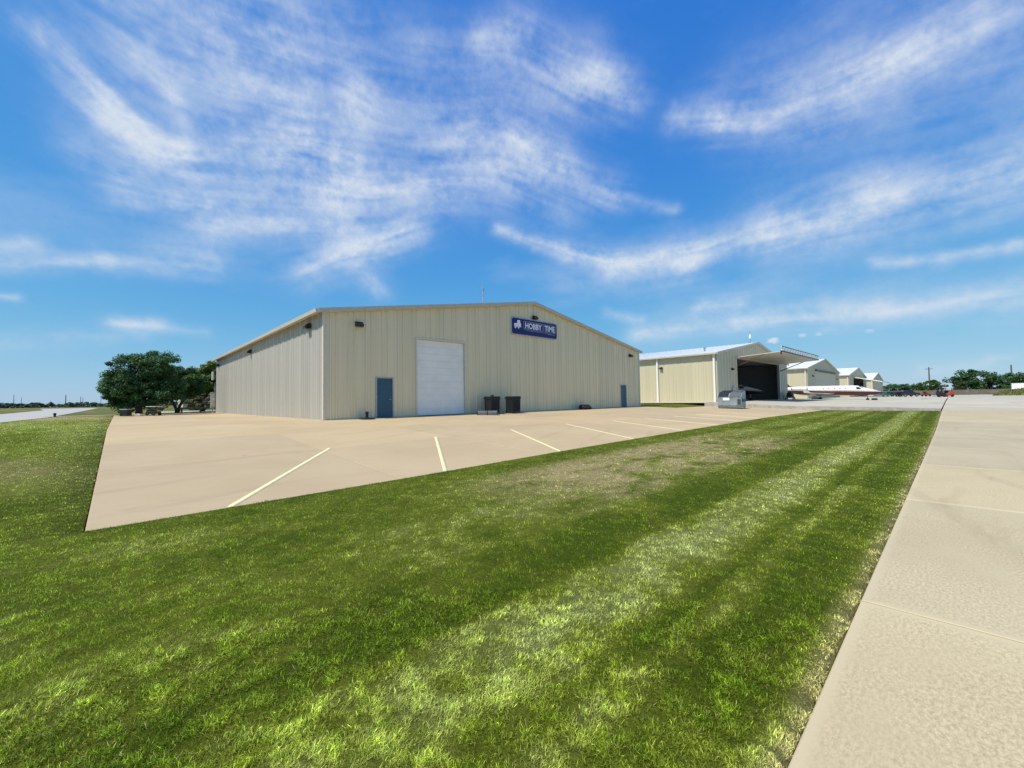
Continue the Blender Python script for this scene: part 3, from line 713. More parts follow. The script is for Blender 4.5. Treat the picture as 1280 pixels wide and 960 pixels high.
# trims
MB().box((X0-.05, Y0-.055, ZF), (X0+.10, Y0-.04, ZE)).box((X0-.055, Y0-.05, ZF), (X0-.04, Y0+.12, ZE)).build('corner_trim', M_TRIM, main)
MB().box((X1-.10, Y0-.055, ZF), (X1+.05, Y0-.04, ZE)).build('corner_trim', M_TRIM, main)
xm = (X0+X1)/2; sl = (ZR-ZE)/(xm-X0)
for s in (1, -1):
    xe = X0-.33 if s == 1 else X1+.33; zq = ZE-.30*sl
    bm = MB(); bm.hull([(x, y, z+dz) for (x, z) in ((xe, zq), (xm, ZR+.02)) for y in (Y0-.235, Y0-.19) for dz in (-.08, .14)])
    bm.build('rake_trim', M_TRIM_DK, main)
    bm = MB(); bm.hull([(x, y, z) for (x, z) in ((xe, zq-.03), (xm, ZR-.0)) for y in (Y0-.185, Y0-.04) for z in (z-.02, z)]); bm.build('soffit', M_TRIM, main)
bm = MB(); bm.prism([(X0-.30, ZE-.11), (X0-.44, ZE-.11), (X0-.46, ZE+.06), (X0-.30, ZE+.06)], 1, Y0-.2, Y1+.2); bm.build('gutter', M_TRIM_DK, main)
MB().box((X0-.055, Y0-.05, ZF-.005), (X0-.036, Y1, ZF+.06)).build('base_trim', M_TRIM_DK, main)
bm = MB()
for q0, q1 in ((X0+.12, X0+D1[0]-.07), (X0+D1[1]+.07, X0+DB[0]-.13), (X0+DB[1]+.13, X0+D2[0]-.07), (X0+D2[1]+.07, X1-.12)):
    bm.box((q0, Y0-.05, ZF-.005), (q1, Y0-.037, ZF+.06))
bm.build('base_trim', M_TRIM_DK, main)
# white overhead door: eleven panels in a cased opening
x0, x1, zt = X0+DB[0], X0+DB[1], DB[2]
dv = MB().box((x0-.10, Y0-.05, ZF), (x0, Y0+.20, zt+.10)).box((x1, Y0-.05, ZF), (x1+.10, Y0+.20, zt+.10)).box((x0, Y0-.05, zt), (x1, Y0+.20, zt+.10)).build('door_casing', M_TRIM, main)
dr = MB().box((x0, Y0+.13, ZF+.02), (x1, Y0+.16, zt)).build('overhead_door', M_DOORWHITE, main)
hN = 11; dh = (zt-ZF-.03)/hN
pm = MB().box((0, 0, 0), (x1-x0-.03, .05, dh-.006), .004)
for k in range(1, 3): pm.box((.02, -.003, dh*k/3-.012), (x1-x0-.05, .0, dh*k/3))
p0 = pm.build('door_panel', M_DOORWHITE, dr); p0.location = (x0+.015, Y0+.085, ZF+.025)
for k in range(1, hN):
    c = p0.copy(); link(c, dr); c.location.z = ZF+.025+k*dh
MB().box((x0+.05, Y0+.06, ZF+.005), (x1-.05, Y0+.084, ZF+.06)).build('bottom_seal', M_BLACK, dr)
# blue personnel doors
def entry_door(x0, x1, zt, lab):
    fr = MB().box((x0-.065, Y0-.055, ZF), (x0, Y0+.12, zt+.065)).box((x1, Y0-.055, ZF), (x1+.065, Y0+.12, zt+.065)).box((x0, Y0-.055, zt), (x1, Y0+.12, zt+.065)).build('door_frame', M_FRAME, main)
    d = MB().box((x0+.008, Y0-.012, ZF+.03), (x1-.008, Y0+.04, zt-.008), .004).build('door', M_BLUE, main); d['label'] = lab
    MB().box((x0, Y0-.09, ZF-.005), (x1, Y0+.05, ZF+.028)).build('sill', M_GALV, d)
    MB().tube([(x1-.12, Y0-.012, ZF+1.0), (x1-.12, Y0-.07, ZF+1.0)], .028).tube([(x1-.12, Y0-.06, ZF+1.0), (x1-.24, Y0-.06, ZF+1.0)], .012).build('handle', M_GALV, d)
    for z in (.35, 1.05, 1.75): MB().box((x0-.004, Y0-.03, ZF+z), (x0+.012, Y0-.013, ZF+z+.1)).build('hinge', M_GALV, d)
entry_door(X0+D1[0], X0+D1[1], D1[2], 'blue steel door left of the big white door')
entry_door(X0+D2[0], X0+D2[1], D2[2], 'blue steel door at the far right end of the wall')

# wall pack lights
def wall_light(loc, rz, label):
    o = thing('wall_light', label, 'wall light', loc, rz, 'dark floodlights fixed high on the hangar walls'); o.scale = (.8, .8, .85)
    bm = MB(); bm.prism([(-.02, -.16), (-.34, -.16), (-.36, -.05), (-.16, .14), (-.02, .16)], 0, -.23, .23); bm.build('housing', M_DKMETAL, o)
    bm = MB(); bm.prism([(-.10, -.19), (-.32, -.185), (-.33, -.162), (-.10, -.162)], 0, -.19, .19); bm.build('lens', M_GLASS, o)
    MB().box((-.12, -.022, -.13), (.12, .02, .13)).build('mounting_plate', M_DKMETAL, o)
    return o
# local -y faces outward: rz 0 on the gables, -90 deg on walls facing -x
wall_light((8.95, Y0-.045, 5.62), 0, 'dark floodlight high on the shaded gable near its left corner')
wall_light((22.15, Y0-.045, 7.62), 0, 'dark floodlight above the blue sign near the roof peak')
wall_light((35.3, Y0-.045, 5.62), 0, 'dark floodlight above the far right blue door under the eave')
wall_light((X0-.045, 22.95, 5.62), R(-90), 'dark floodlight on the sunlit side wall nearest the front corner')
wall_light((X0-.045, 36.2, 5.55), R(-90), 'dark floodlight halfway along the sunlit side wall')
wall_light((X0-.045, 50.0, 5.5), R(-90), 'dark floodlight at the far end of the sunlit side wall by the trees')

# blue sign
sg = thing('shop_sign', 'dark blue business sign with white lettering and truck emblem on the nearest gable', 'sign', (22.2, Y0-.05, 6.79))
def rrect(w_, h_, r_, n=5):
    pts = []
    for cx, cy, a0 in ((w_/2-r_, h_/2-r_, 0), (-w_/2+r_, h_/2-r_, 90), (-w_/2+r_, -h_/2+r_, 180), (w_/2-r_, -h_/2+r_, 270)):
        pts += [(cx+r_*math.cos(R(a0+90*k/n)), cy+r_*math.sin(R(a0+90*k/n))) for k in range(n+1)]
    return pts
bm = MB(); bm.prism(rrect(4.86, 1.24, .2), 1, -.07, 0); bm.build('sign_border', M_SIGNB, sg)
bm = MB(); bm.prism(rrect(4.74, 1.12, .15), 1, -.095, -.04); bm.build('sign_face', M_SIGN, sg)
def text(body, x, z, h, m, parent, name='lettering', depth=.012, y=-.100, sx=1., bold=0.):
    cu = bpy.data.curves.new(name, 'FONT'); cu.body = body; cu.size = h/.7; cu.extrude = depth; cu.offset = bold; cu.resolution_u = 3; cu.space_character = 1.02
    o = bpy.data.objects.new(name, cu); COL.objects.link(o)
    dg = bpy.context.evaluated_depsgraph_get(); dg.update()
    me = bpy.data.meshes.new_from_object(o.evaluated_get(dg)); bpy.data.objects.remove(o)
    me.transform(Matrix.Diagonal((sx, 1, 1, 1))); me.transform(Matrix.Rotation(R(90), 4, 'X')); me.transform(Matrix.Translation((x, y, z)))
    me.materials.clear(); me.materials.append(m)
    return link(bpy.data.objects.new(name, me), parent)
text('HOBBY', -1.12, -.07, .40, M_SIGNW, sg, sx=.92, bold=.014)
text('TIME', .98, -.07, .40, M_SIGNW, sg, sx=.92, bold=.014)
bm = MB()
def outline(x0, x1, z0, z1, w_=.022):
    bm.box((x0, -.104, z0), (x1, -.094, z0+w_)); bm.box((x0, -.104, z1-w_), (x1, -.094, z1)); bm.box((x0, -.1035, z0+w_), (x0+w_, -.094, z1-w_)); bm.box((x1-w_, -.1035, z0+w_), (x1, -.094, z1-w_))
outline(-1.24, .80, -.155, .42); outline(.88, 2.22, -.155, .42)
bm.box((-1.0, -.102, -.245), (1.7, -.094, -.232)); bm.box((1.35, -.102, -.30), (2.1, -.094, -.275))
bm.build('lettering_outline', M_SIGNB, sg)
bm = MB()   # emblem: white truck facing left
bm.prism([(-2.18, -.02), (-1.52, -.02), (-1.52, .22), (-2.18, .17)], 1, -.110, -.094)
bm.prism([(-1.92, .19), (-1.56, .225), (-1.62, .44), (-1.86, .42)], 1, -.109, -.094)
for x in (-2.06, -1.76): bm.lathe([(.075, -.108), (.075, -.094)], (x, 0, -.11), 12, 'Y')
bm.box((-2.2, -.107, -.06), (-1.5, -.094, -.03)); bm.build('emblem', M_SIGNW, sg)

# roof antenna and small stubs
an = thing('roof_antenna', 'thin grey pole antenna with forked tip on the roof of the nearest building', 'antenna', (18.6, 22.5, 8.0))
MB().tube([(0, 0, -.2), (0, 0, 1.35)], .045).build('mast', M_GALV, an)
MB().tube([(0, 0, 1.25), (-.09, 0, 1.42), (-.09, 0, 1.72)], .028).tube([(0, 0, 1.25), (.09, 0, 1.42), (.09, 0, 1.72)], .028).build('fork', M_GALV, an)

# things along the gable
def waste_bin(x, y, label, knob):
    z = float(zslab(x, y))
    o = thing('waste_bin', label, 'bin', (x, y, z), 0, 'tall black bins against the beige wall')
    bm = MB(); bm.hull([(sx*a, sy*a*.92, zz_) for sx in (-1, 1) for sy in (-1, 1) for a, zz_ in ((.345, .05), (.365, .98))]); bm.build('body', M_BLACK, o)
    MB().box((-.40, -.38, .955), (.40, .38, 1.02), .012).box((-.38, -.37, 1.02), (.38, .37, 1.12), .03).build('lid', M_BLACK, o)
    for k in range(5): 
        xx = -.24+.12*k
        MB().box((xx-.015, -.355, .15), (xx+.015, -.31, .9)).build('rib', M_BLACK, o)
    MB().tube([(-.34, .35, .98), (-.34, .46, 1.0), (.34, .46, 1.0), (.34, .35, .98)], .02).build('handle', M_BLACK, o)
    for sx in (-1, 1): MB().lathe([(.10, -.035), (.10, .035)], (sx*.30, .28, .10), 12, 'X').build('wheel', M_TYRE, o)
    if knob: MB().lathe([(.10, 0), (.12, .05), (.06, .12)], (0, 0, 1.12), 10).build('cap', M_BLACK, o)
waste_bin(17.25, 20.1, 'black bin with a round cap on its lid, beside the grey trough', True)
waste_bin(18.98, 20.0, 'black flat-lidded bin, the right one of the pair by the wall', False)
tro = thing('trough', 'low grey rounded cover lying on the slab left of the black bins', 'cover', (16.5, 19.7, .68), R(-40))
bm = MB(); bm.hull([(sx*.62, y, z) for sx in (-1, 1) for y, z in ((-.34, .0), (.34, 0), (-.32, .16), (.32, .16), (-.2, .27), (.2, .27))]); bm.build('shell', M_SLATE, tro)
for sx in (-.61, 0, .61): MB().hull([(sx+d, y, z) for d in (-.025, .025) for y, z in ((-.36, 0), (.36, 0), (-.335, .175), (.335, .175), (-.21, .29), (.21, .29))]).build('band', M_DKMETAL, tro)
val = thing('umbrella_base', 'small black stub post on a flat round base left of the blue door', 'base', (9.25, 20.62, .72))
MB().lathe([(.40, 0), (.40, .05), (.10, .09)], n=20).build('foot', M_BLACK, val)
MB().lathe([(.07, .085), (.07, .30), (.095, .31), (.095, .37), (.04, .40)], n=12).build('post', M_BLACK, val)
bag = thing('duffel', 'low black rolled bundle lying by the wall between the bins and the right door', 'bundle', (27.3, 20.35, .70), R(4))
MB().loft([[(x, .26*r_*math.cos(a), .22+.22*r_*math.sin(a)) for a in np.linspace(0, 2*math.pi, 11)[:-1]] for x, r_ in ((-.62, .55), (-.56, .95), (-.2, 1.), (.2, .98), (.46, .9), (.52, .5))]).build('body', M_BLACK, bag, True)
MB().lathe([(.03, -.13), (.12, -.08), (.15, 0), (.12, .08), (.03, .13)], (.74, 0, .15), 12).build('ball', M_BLACK, bag, True)

# electrical gear on the far end of the side wall
el = thing('electrical_cabinet', 'pale grey electrical cabinet with conduits at the far end of the sunlit wall', 'cabinet', (7.12, 52.0, .72)); el.scale = (.75, .8, .9)
MB().box((-.42, -.2, .55), (.28, .25, 2.35), .02).build('cabinet', M_GREY, el)
MB().box((-.36, -.225, .75), (.05, -.2, 2.2), .006).build('door', M_TRIM, el)
MB().tube([(.2, -.15, 0), (.2, -.15, .6)], .05).build('conduit', M_GALV, el); MB().tube([(-.2, 0, 0), (-.2, 0, .6)], .06).build('conduit', M_GALV, el); MB().tube([(.05, -.1, 2.3), (.05, -.1, 3.4), (.2, -.1, 3.5)], .04).build('conduit', M_GALV, el)
MB().lathe([(.13, 0), (.13, .1), (.09, .13)], (-.1, -.3, 1.55), 12, 'Y').build('meter', M_WHITE, el)
wbx = thing('wall_box', 'narrow white box high on the back corner of the nearest building', 'box', (6.95, 51.9, 4.1))
MB().box((-.06, -.02, 0), (.1, .25, .85), .015).build('case', M_WHITE, wbx)
MB().box((-.04, -.032, .06), (.08, -.02, .79)).build('cover', M_WHITE, wbx)

# ------------------------------------------------------------------ second hangar, canopy door open
GY = 18.5
def small_hangar(label, x0, x1, zf, ze, zr, depth, open_door, near):
    h = thing('hangar', label, 'building', (0, 0, 0), 0, 'row of beige hangars with white roofs')
    xm = (x0+x1)/2
    zt = lambda s: ze+(zr-ze)*(1-abs(s-(x1-x0)/2)/((x1-x0)/2))
    op = [(open_door[0]-x0, open_door[1]-x0, open_door[2])]
    wall(h, (x0, GY, 0), (1, 0, 0), (0, -1, 0), x1-x0, zf, zt, M_WALL2, op, joined=not near)
    wall(h, (x0, GY, 0), (0, 1, 0), (-1, 0, 0), depth, zf, lambda s: ze, M_WALL2, joined=not near)
    MB().box((x1-.03, GY+.02, zf), (x1, GY+depth, ze)).build('side_wall', M_TRIM, h)
    bm = MB(); bm.prism([(x0, zf), (x1, zf), (x1, ze), (xm, zr), (x0, ze)], 1, GY+depth-.03, GY+depth); bm.build('end_wall', M_TRIM, h)
    roof(h, x0, x1, GY, GY+depth, ze+.02, zr+.02, .36, M_ROOF, near)
    sl = (zr-ze)/(xm-x0)
    for s in (1, -1):
        xe = x0-.40 if s == 1 else x1+.40; zq = ze-.36*sl
        bm = MB(); bm.hull([(x, y, z+dz) for (x, z) in ((xe, zq), (xm, zr+.02)) for y in (GY-.28, GY-.23) for dz in (-.13, .14)]); bm.build('rake_trim', M_TRIM_DK, h)
    bm = MB(); bm.prism([(x0-.36, ze-.15), (x0-.50, ze-.15), (x0-.52, ze+.03), (x0-.36, ze+.03)], 1, GY-.2, GY+depth+.2); bm.build('gutter', M_TRIM_DK, h)
    for dy in (.14, 7.1, 14.):
        if dy < depth: MB().box((x0-.22, GY+dy, zf), (x0-.06, GY+dy+.2, ze-.1)).build('downspout', M_WHITE if near else M_TRIM, h)
    MB().box((x0-.05, GY-.06, zf), (x0+.14, GY-.042, ze)).build('corner_trim', M_TRIM, h)
    MB().box((x1-.14, GY-.06, zf), (x1+.05, GY-.042, ze)).build('corner_trim', M_TRIM, h)
    MB().box((x0+.05, GY-.02, zf-.5), (x1-.05, GY+depth-.05, zf+.012)).build('floor', M_CONC, h)
    return h
h2 = small_hangar('beige hangar behind the dumpster, its wide door raised as a canopy', 49.95, 79.4, .96, 6.62, 8.95, 22., (56.3, 74.9, 6.38), True)
ox0, ox1, ozt, ozf = 56.3, 74.9, 6.38, .96
MB().box((ox0-.22, GY-.09, ozf), (ox0, GY+.25, ozt+.2)).build('door_post', M_TRIM, h2)
MB().box((ox1, GY-.09, ozf), (ox1+.45, GY+.25, ozt+.2)).build('door_post', M_GALV, h2)
MB().box((ox0, GY-.07, ozt), (ox1, GY+.25, ozt+.2)).build('door_header', M_TRIM, h2)
MB().box((50.0, GY+.26, ozf), (50.1, GY+21.9, 6.5)).box((79.2, GY+.26, ozf), (79.3, GY+21.9, 6.5)).box((50.1, GY+21.8, ozf), (79.2, GY+21.9, 8.5)).build('liner', M_INSIDE, h2)
MB().box((50.1, GY+.3, 6.56), (79.2, GY+21.8, 6.60)).build('ceiling_liner', M_INSIDE, h2)
# canopy
cd = MB()
Yh, Yo, Zh, Zo = GY-.10, 13.45, 6.42, 6.72
cd.hull([(x, y, z+dz) for x in (ox0-.3, ox1+.45) for y, z in ((Yh, Zh), (Yo, Zo)) for dz in (0, .07)])
can = cd.build('canopy_door', M_TRIM, h2)
bm = MB()
n = 16
bm.tube([(ox0-.3, Yo+.02, Zo+.60), (ox1+.45, Yo+.02, Zo+.60)], .06, 6)
for k in range(n):
    xa = ox0-.3 + (ox1-ox0+.75)*k/n; xb = ox0-.3+(ox1-ox0+.75)*(k+1)/n; xc = (xa+xb)/2
    bm.tube([(xa, Yo+.02, Zo+.10), (xc, Yo+.02, Zo+.58)], .048, 5).tube([(xc, Yo+.02, Zo+.58), (xb, Yo+.02, Zo+.10)], .048, 5)
bm.build('truss', M_WHITE, can); MB().tube([(ox0-.3, Yo-.06, Zo+.62), (ox1+.45, Yo-.06, Zo+.62)], .045, 6).build('truss_chord', M_DKMETAL, can)
MB().box((ox0-.32, Yo-.07, Zo-.02), (ox1+.47, Yo-.002, Zo+.13)).box((ox0-.36, Yo, Zh-.03), (ox0-.302, Yo+.12, Zo+.13)).build('edge_beam', M_DKMETAL, can)
bm = MB()
for k in range(1, 9):
    x = ox0+(ox1-ox0)*k/9; bm.hull([(x+d, y, z) for d in (-.03, .03) for y, zq in ((Yh-.1, Zh), (Yo+.1, Zo)) for z in (zq-.012, zq+.004)])
bm.build('seam', M_TRIM_DK, can)
MB().tube([(ox1+.2, GY-.15, 5.4), (ox1+.2, 15.3, 6.60)], [.07, .05], 8).build('hydraulic_strut', M_DKMETAL, h2)
MB().tube([(ox0-.05, GY-.15, 5.4), (ox0-.05, 15.3, 6.60)], [.035, .025], 8).build('hydraulic_strut', M_REDD, h2)['label'] = 'reddish hydraulic strut at the left jamb'
wall_light((54.6, GY-.045, 4.95), 0, 'dark floodlight left of the open hangar doorway above the dumpster')
o = wall_light((49.9, 25.2, 5.3), R(-90), 'floodlight beside the downspout on the cream sunlit side wall')
mb = thing('meter_box', 'pale utility box fixed low on the wall left of the open hangar doorway', 'box', (54.9, GY-.05, 1.6))
MB().box((-.4, -.2, 0), (.4, 0, 1.25), .02).build('case', M_TRIM, mb); MB().box((-.34, -.22, .06), (.34, -.2, 1.18)).build('cover', M_FRAME, mb)
an2 = thing('roof_antenna', 'slender whip antenna with a pale canister on the ridge of the open hangar', 'antenna', (64.6, GY+.8, 8.95))
MB().tube([(0, 0, 0), (0, 0, 1.9)], [.05, .02]).build('mast', M_GALV, an2); MB().lathe([(.02, .75), (.13, .8), (.13, 1.3), (.02, 1.35)], n=10).build('canister', M_WHITE, an2)
MB().tube([(-.3, 0, .6), (.3, 0, .6)], .02).build('crossarm', M_GALV, an2)
vt = thing('roof_vent', 'small white vent stub on the white slope of the open hangar', 'vent', (53.5, 21.2, 7.2))
MB().lathe([(.10, -.2), (.10, .45), (.17, .46), (.17, .6), (.03, .68)], n=12).build('stub', M_GALV, vt)
cl_ = thing('ceiling_light', 'lit fluorescent strip hanging inside the open hangar doorway', 'light', (60.4, 21.8, 6.0))
MB().box((-1.2, -.12, 0), (1.2, .12, .06)).build('tray', M_WHITE, cl_); MB().tube([(-1.15, 0, -.03), (1.15, 0, -.03)], .03).build('tube', M_LAMP, cl_)
MB().tube([(-.8, 0, .05), (-.8, 0, 1.9)], .012, 5).tube([(.8, 0, .05), (.8, 0, 1.9)], .012, 5).build('hanger', M_DKMETAL, cl_)
tb = thing('covered_cart', 'dark domed cart parked beside the right post of the open hangar', 'cart', (77.0, 17.6, .97))
MB().loft([[(x*1., .5*r_*math.cos(a), .35+.95*r_*max(0, math.sin(a))) for a in np.linspace(-.3, math.pi+.3, 10)] for x, r_ in ((-.7, .35), (-.62, .8), (-.2, 1.), (.2, 1.), (.6, .8), (.7, .3))]).build('cover', M_BLACK, tb, True)
MB().box((-.75, -.5, .2), (.75, .5, .36)).build('chassis', M_GREY, tb)
for sx in (-1, 1):
    for sy in (-1, 1): MB().lathe([(.17, -.05), (.17, .05)], (sx*.5, sy*.5, .17), 12, 'Y').build('wheel', M_TYRE, tb)

h3 = small_hangar('closed beige hangar with a dark door rail, behind the parked jet', 93.3, 125.3, .98, 6.65, 9.15, 20., (100.2, 119.6, 6.3), False)
MB().box((100.2, GY-.02, .98), (119.6, GY+.06, 6.30)).build('closed_door', M_DOORTAN, h3)
MB().box((99.9, GY-.30, 6.32), (120., GY-.05, 6.62)).build('door_rail', mat('rail_brown', (.09, .075, .055), .5), h3)
wall_light((97.4, GY-.045, 5.3), 0, 'dark floodlight left of the closed hangar door behind the jet')
wall_light((121.6, GY-.045, 5.25), 0, 'dark floodlight right of the closed hangar door behind the jet')
h4 = small_hangar('beige hangar behind the jet nose, pale canopy door open over a dark doorway', 138.9, 171., 1., 6.68, 9.2, 20., (146.5, 164.5, 6.1), False)
bm = MB(); bm.hull([(x, y, z+dz) for x in (146.2, 165.) for y, z in ((GY-.1, 6.2), (12.6, 4.75)) for dz in (0, .22)]); bm.build('canopy_door', M_WHITE, h4)
MB().box((139., GY+19.7, 1.), (170.9, GY+19.8, 8.)).box((139.05, GY+.2, 1.), (139.1, GY+19.7, 6.4)).build('liner', M_INSIDE, h4)
h5 = small_hangar('farthest and smallest looking hangar at the right end of the row', 186.5, 216., 1., 6.7, 9.25, 20., (192, 210, 6.1), False)
MB().box((192, GY-.02, 1.), (210, GY+.06, 6.1)).build('closed_door', M_DOORTAN, h5)

# ------------------------------------------------------------------ dumpster
dz_ = float(zslab(41.3, 13.7))
du = thing('dumpster', 'grey-green steel dumpster with sloping top and black lids, standing by the apron kerb', 'dumpster', (40.65, 13.85, dz_), R(-83))
W_, Dp = .96, .95
bm = MB()
prof = [(-.85, .08), (.85, .08), (.95, .3), (.95, 1.58), (-.55, 1.38), (-.95, 1.06), (-.95, .3)]
bm.prism(prof, 0, -W_, W_); bm.build('body', M_DUMP, du)
for sx in (-1, 1):
    MB().box((sx*W_-(.10 if sx < 0 else -.0), -.62, .62), (sx*W_+(.10 if sx > 0 else 0), .72, .84)).build('fork_pocket', M_DUMPDK, du)
def lid(x0, x1):
    bm = MB(); bm.hull([(x, y, z+d) for x in (x0, x1) for y, z in ((.97, 1.605), (-.56, 1.405), (-1.0, 1.07)) for d in (0, .05)])
    for k in range(3):
        x = x0+(x1-x0)*(k+.5)/3; bm.hull([(x+dx_, y, z+d) for dx_ in (-.05, .05) for y, z in ((.9, 1.597), (-.5, 1.414)) for d in (.045, .075)])
    return bm
lid(-W_+.06, -.08).build('lid', M_BLACK, du)['label'] = 'black plastic lid'
lid(.02, W_-.06).build('lid', M_SLATE, du)['label'] = 'dark grey lid'
bm = MB()
for x in (-.6, 0, .6): bm.box((x-.05, -.985, .35), (x+.05, -.95, 1.02))
bm.box((-W_-.02, -.99, 1.0), (W_+.02, -.93, 1.08)).build('rib', M_DUMP, du)
MB().box((-.52, -1.0, .74), (.02, -.987, .98)).build('sticker', M_SIGNW, du)
MB().box((.66, -1.02, .42), (.9, -.95, .86)).build('side_slot', M_DUMPDK, du)
for sx in (-1, 1):
    for y in (-.6, .6): MB().lathe([(.09, -.04), (.09, .04)], (sx*.9, y, .09), 10, 'X').build('caster', M_TYRE, du)

# ------------------------------------------------------------------ business jet
def jet_paint():
    mt, t, b = principled('jet_paint')
    p = t.n('ShaderNodeTexCoord').outputs['Object']; x, y, z = t.sep(p)
    c = (.74, .74, .72, 1)
    up_ = t.m('ADD', z, t.m('MULTIPLY', x, .03))
    st = t.m('MULTIPLY', t.ramp(up_, .98, 1.02), t.ramp(up_, 1.74, 1.69))
    c = t.mix(st, c, (.075, .012, .012, 1))
    st2 = t.m('MULTIPLY', t.ramp(up_, 1.78, 1.79), t.ramp(up_, 1.86, 1.85)); c = t.mix(st2, c, (.30, .12, .05, 1))
    t.put(b.inputs['Base Color'], c); b.inputs['Roughness'].default_value = .22; b.inputs['Coat Weight'].default_value = .4
    return mt
M_JET = jet_paint()
M_JETW = mat('jet_white', (.74, .74, .72), .22, var=.02)
M_JETR = mat('jet_burgundy', (.10, .016, .014), .25, var=.05)
def make_jet(label, loc, rz):
    """nose towards local +x; nose gear contact at (5.2, 0), main gear at x = -1.6"""
    j = thing('business_jet', label, 'aircraft', loc, rz)
    sec = [(7.3, 1.28, .04, .04), (7.1, 1.30, .16, .15), (6.6, 1.36, .34, .31), (5.8, 1.45, .53, .50), (5.1, 1.53, .65, .63), (4.5, 1.63, .74, .76), (3.9, 1.72, .80, .88), (3.2, 1.74, .83, .92), (1., 1.74, .84, .92), (-2., 1.74, .84, .92), (-4., 1.80, .76, .84), (-6., 1.96, .54, .60), (-7.6, 2.12, .30, .34), (-8.6, 2.2, .08, .1)]
    n = 20
    bm = MB().loft([[(x, ry*math.cos(a), zc+rz_*math.sin(a)) for a in np.linspace(0, 2*math.pi, n+1)[:-1]] for x, zc, ry, rz_ in sec])
    bm.build('fuselage', M_JET, j, True)
    for s in (-1, 1):
        bm = MB(); bm.loft([[(xl, s*y, z), ((xl+xt)/2+.2*(xl-xt), s*y, z+th), (xt, s*y, z), ((xl+xt)/2+.2*(xl-xt), s*y, z-th)] for y, xl, xt, z, th in ((.2, 1.1, -2.4, 1.12, .14), (3.2, -.1, -2.3, 1.24, .09), (6.6, -1.4, -2.5, 1.42, .04))])
        bm.build('wing', M_JETW, j)
        bm = MB(); bm.loft([[(xl, s*6.58, 1.41), (xt, s*6.62, 1.41), (xt-.15, s*6.75, 1.95), (xl-.55, s*6.75, 1.95)] for xl, xt in ((-1.5, -2.45),)] + [[(-1.5, s*6.63, 1.41), (-2.45, s*6.66, 1.41), (-2.6, s*6.79, 1.95), (-2.05, s*6.79, 1.95)]]); bm.build('winglet', M_JETW, j)
        bm = MB().lathe([(.30, -1.2), (.36, -.6), (.42, .2), (.42, .85), (.36, 1.05)], (-4.1, s*1.32, 2.15), 16, 'X'); bm.build('engine', M_JETW, j, True)
        MB().lathe([(.30, .0), (.34, .02)], (-3.04, s*1.32, 2.15), 16, 'X').build('intake', M_DKMETAL, j)
        MB().lathe([(.10, -.2), (.27, .0)], (-5.32, s*1.32, 2.15), 14, 'X').build('exhaust', M_DKMETAL, j)
        MB().hull([(x, s*y, z) for x in (-3.4, -4.9) for y in (.6, 1.0) for z in (2.08, 2.2)]).build('pylon', M_JETW, j)
        MB().tube([(-1.6, s*1.3, 1.1), (-1.6, s*1.32, .32)], .07).build('gear_strut', M_GALV, j)
        MB().lathe([(.12, -.1), (.29, -.09), (.30, 0), (.29, .09), (.12, .1)], (-1.6, s*1.32, .30), 16, 'Y').build('wheel', M_TYRE, j)
        bm = MB(); bm.loft([[(xl, s*y, z), ((xl+xt)/2, s*y, z+.05), (xt, s*y, z), ((xl+xt)/2, s*y, z-.05)] for y, xl, xt, z in ((.0, -7.4, -8.8, 4.2), (2.3, -8.3, -9.1, 4.25))]); bm.build('tailplane', M_JETR, j)
        for k in range(5):
            x = 2.4-k*.78; a = R(24)
            MB().lathe([(.17, -.0), (.17, .03), (.13, .035)], (x, s*.78, 2.06), 14, 'Y').build('cabin_window', M_GLASS, j)
        MB().hull([(x, s*y, z) for x, y, z in ((4.55, .60, 1.98), (3.95, .765, 1.98), (3.75, .73, 2.28), (4.1, .58, 2.36), (4.55, .635, 1.98), (3.95, .80, 1.98), (3.75, .77, 2.28), (4.1, .62, 2.36))]).build('cockpit_side_window', M_GLASS, j)
    MB().hull([(4.95, -.42, 2.0), (4.95, .42, 2.0), (4.2, -.5, 2.44), (4.2, .5, 2.44), (4.98, -.3, 2.02), (4.98, .3, 2.02), (4.24, -.42, 2.5), (4.24, .42, 2.5)]).build('windscreen', M_GLASS, j)
    MB().loft([[(xl, .07, z), (xt, .05, z), (xt, -.05, z), (xl, -.07, z)] for xl, xt, z in ((-4.6, -8.3, 2.3), (-6.0, -8.4, 2.75), (-7.3, -8.8, 4.2))]).build('fin', M_JETR, j)
    MB().tube([(5.2, 0, 1.1), (5.2, 0, .22)], .055).build('nose_strut', M_GALV, j)
    for s in (-1, 1): MB().lathe([(.08, -.05), (.21, -.045), (.21, .045), (.08, .05)], (5.2, s*.1, .21), 14, 'Y').build('nose_wheel', M_TYRE, j)
    MB().hull([(-.2, -.3, .84), (-.2, .3, .84), (-3., -.35, .84), (-3., .35, .84), (-.9, -.8, 1.12), (-.9, .8, 1.12), (-2.6, -.8, 1.12), (-2.6, .8, 1.12), (.8, 0, 1.0)]).build('belly_fairing', M_JETW, j)
    return j
jz = .76
jet = make_jet('white business jet with burgundy stripes parked on the apron between two hangars', (86.8, 14.2, .66), R(-90))
jet.rotation_euler = (0, R(.6), R(-90)); jet.scale = (.94, .94, .92)
jet2 = copy_tree(jet); jet2['label'] = 'dim white jet nose just inside the dark open hangar doorway'
jet2.location = (70.5, 26.2, .975); jet2.rotation_euler = (0, 0, R(-90))
cone = thing('wheel_chock', 'small dark chock at the nose wheel of the parked jet', 'chock', (86.9, 8.5, float(zapron(87, 8.5))))
MB().hull([(sx, sy*.35, z) for sx, z in ((-.28, 0), (.28, 0), (0, .32)) for sy in (-1, 1)]).build('wedge', M_TYRE, cone)
gpu = thing('tow_dolly', 'low grey ground cart under the wing of the parked jet', 'cart', (85.2, 15.9, .78))
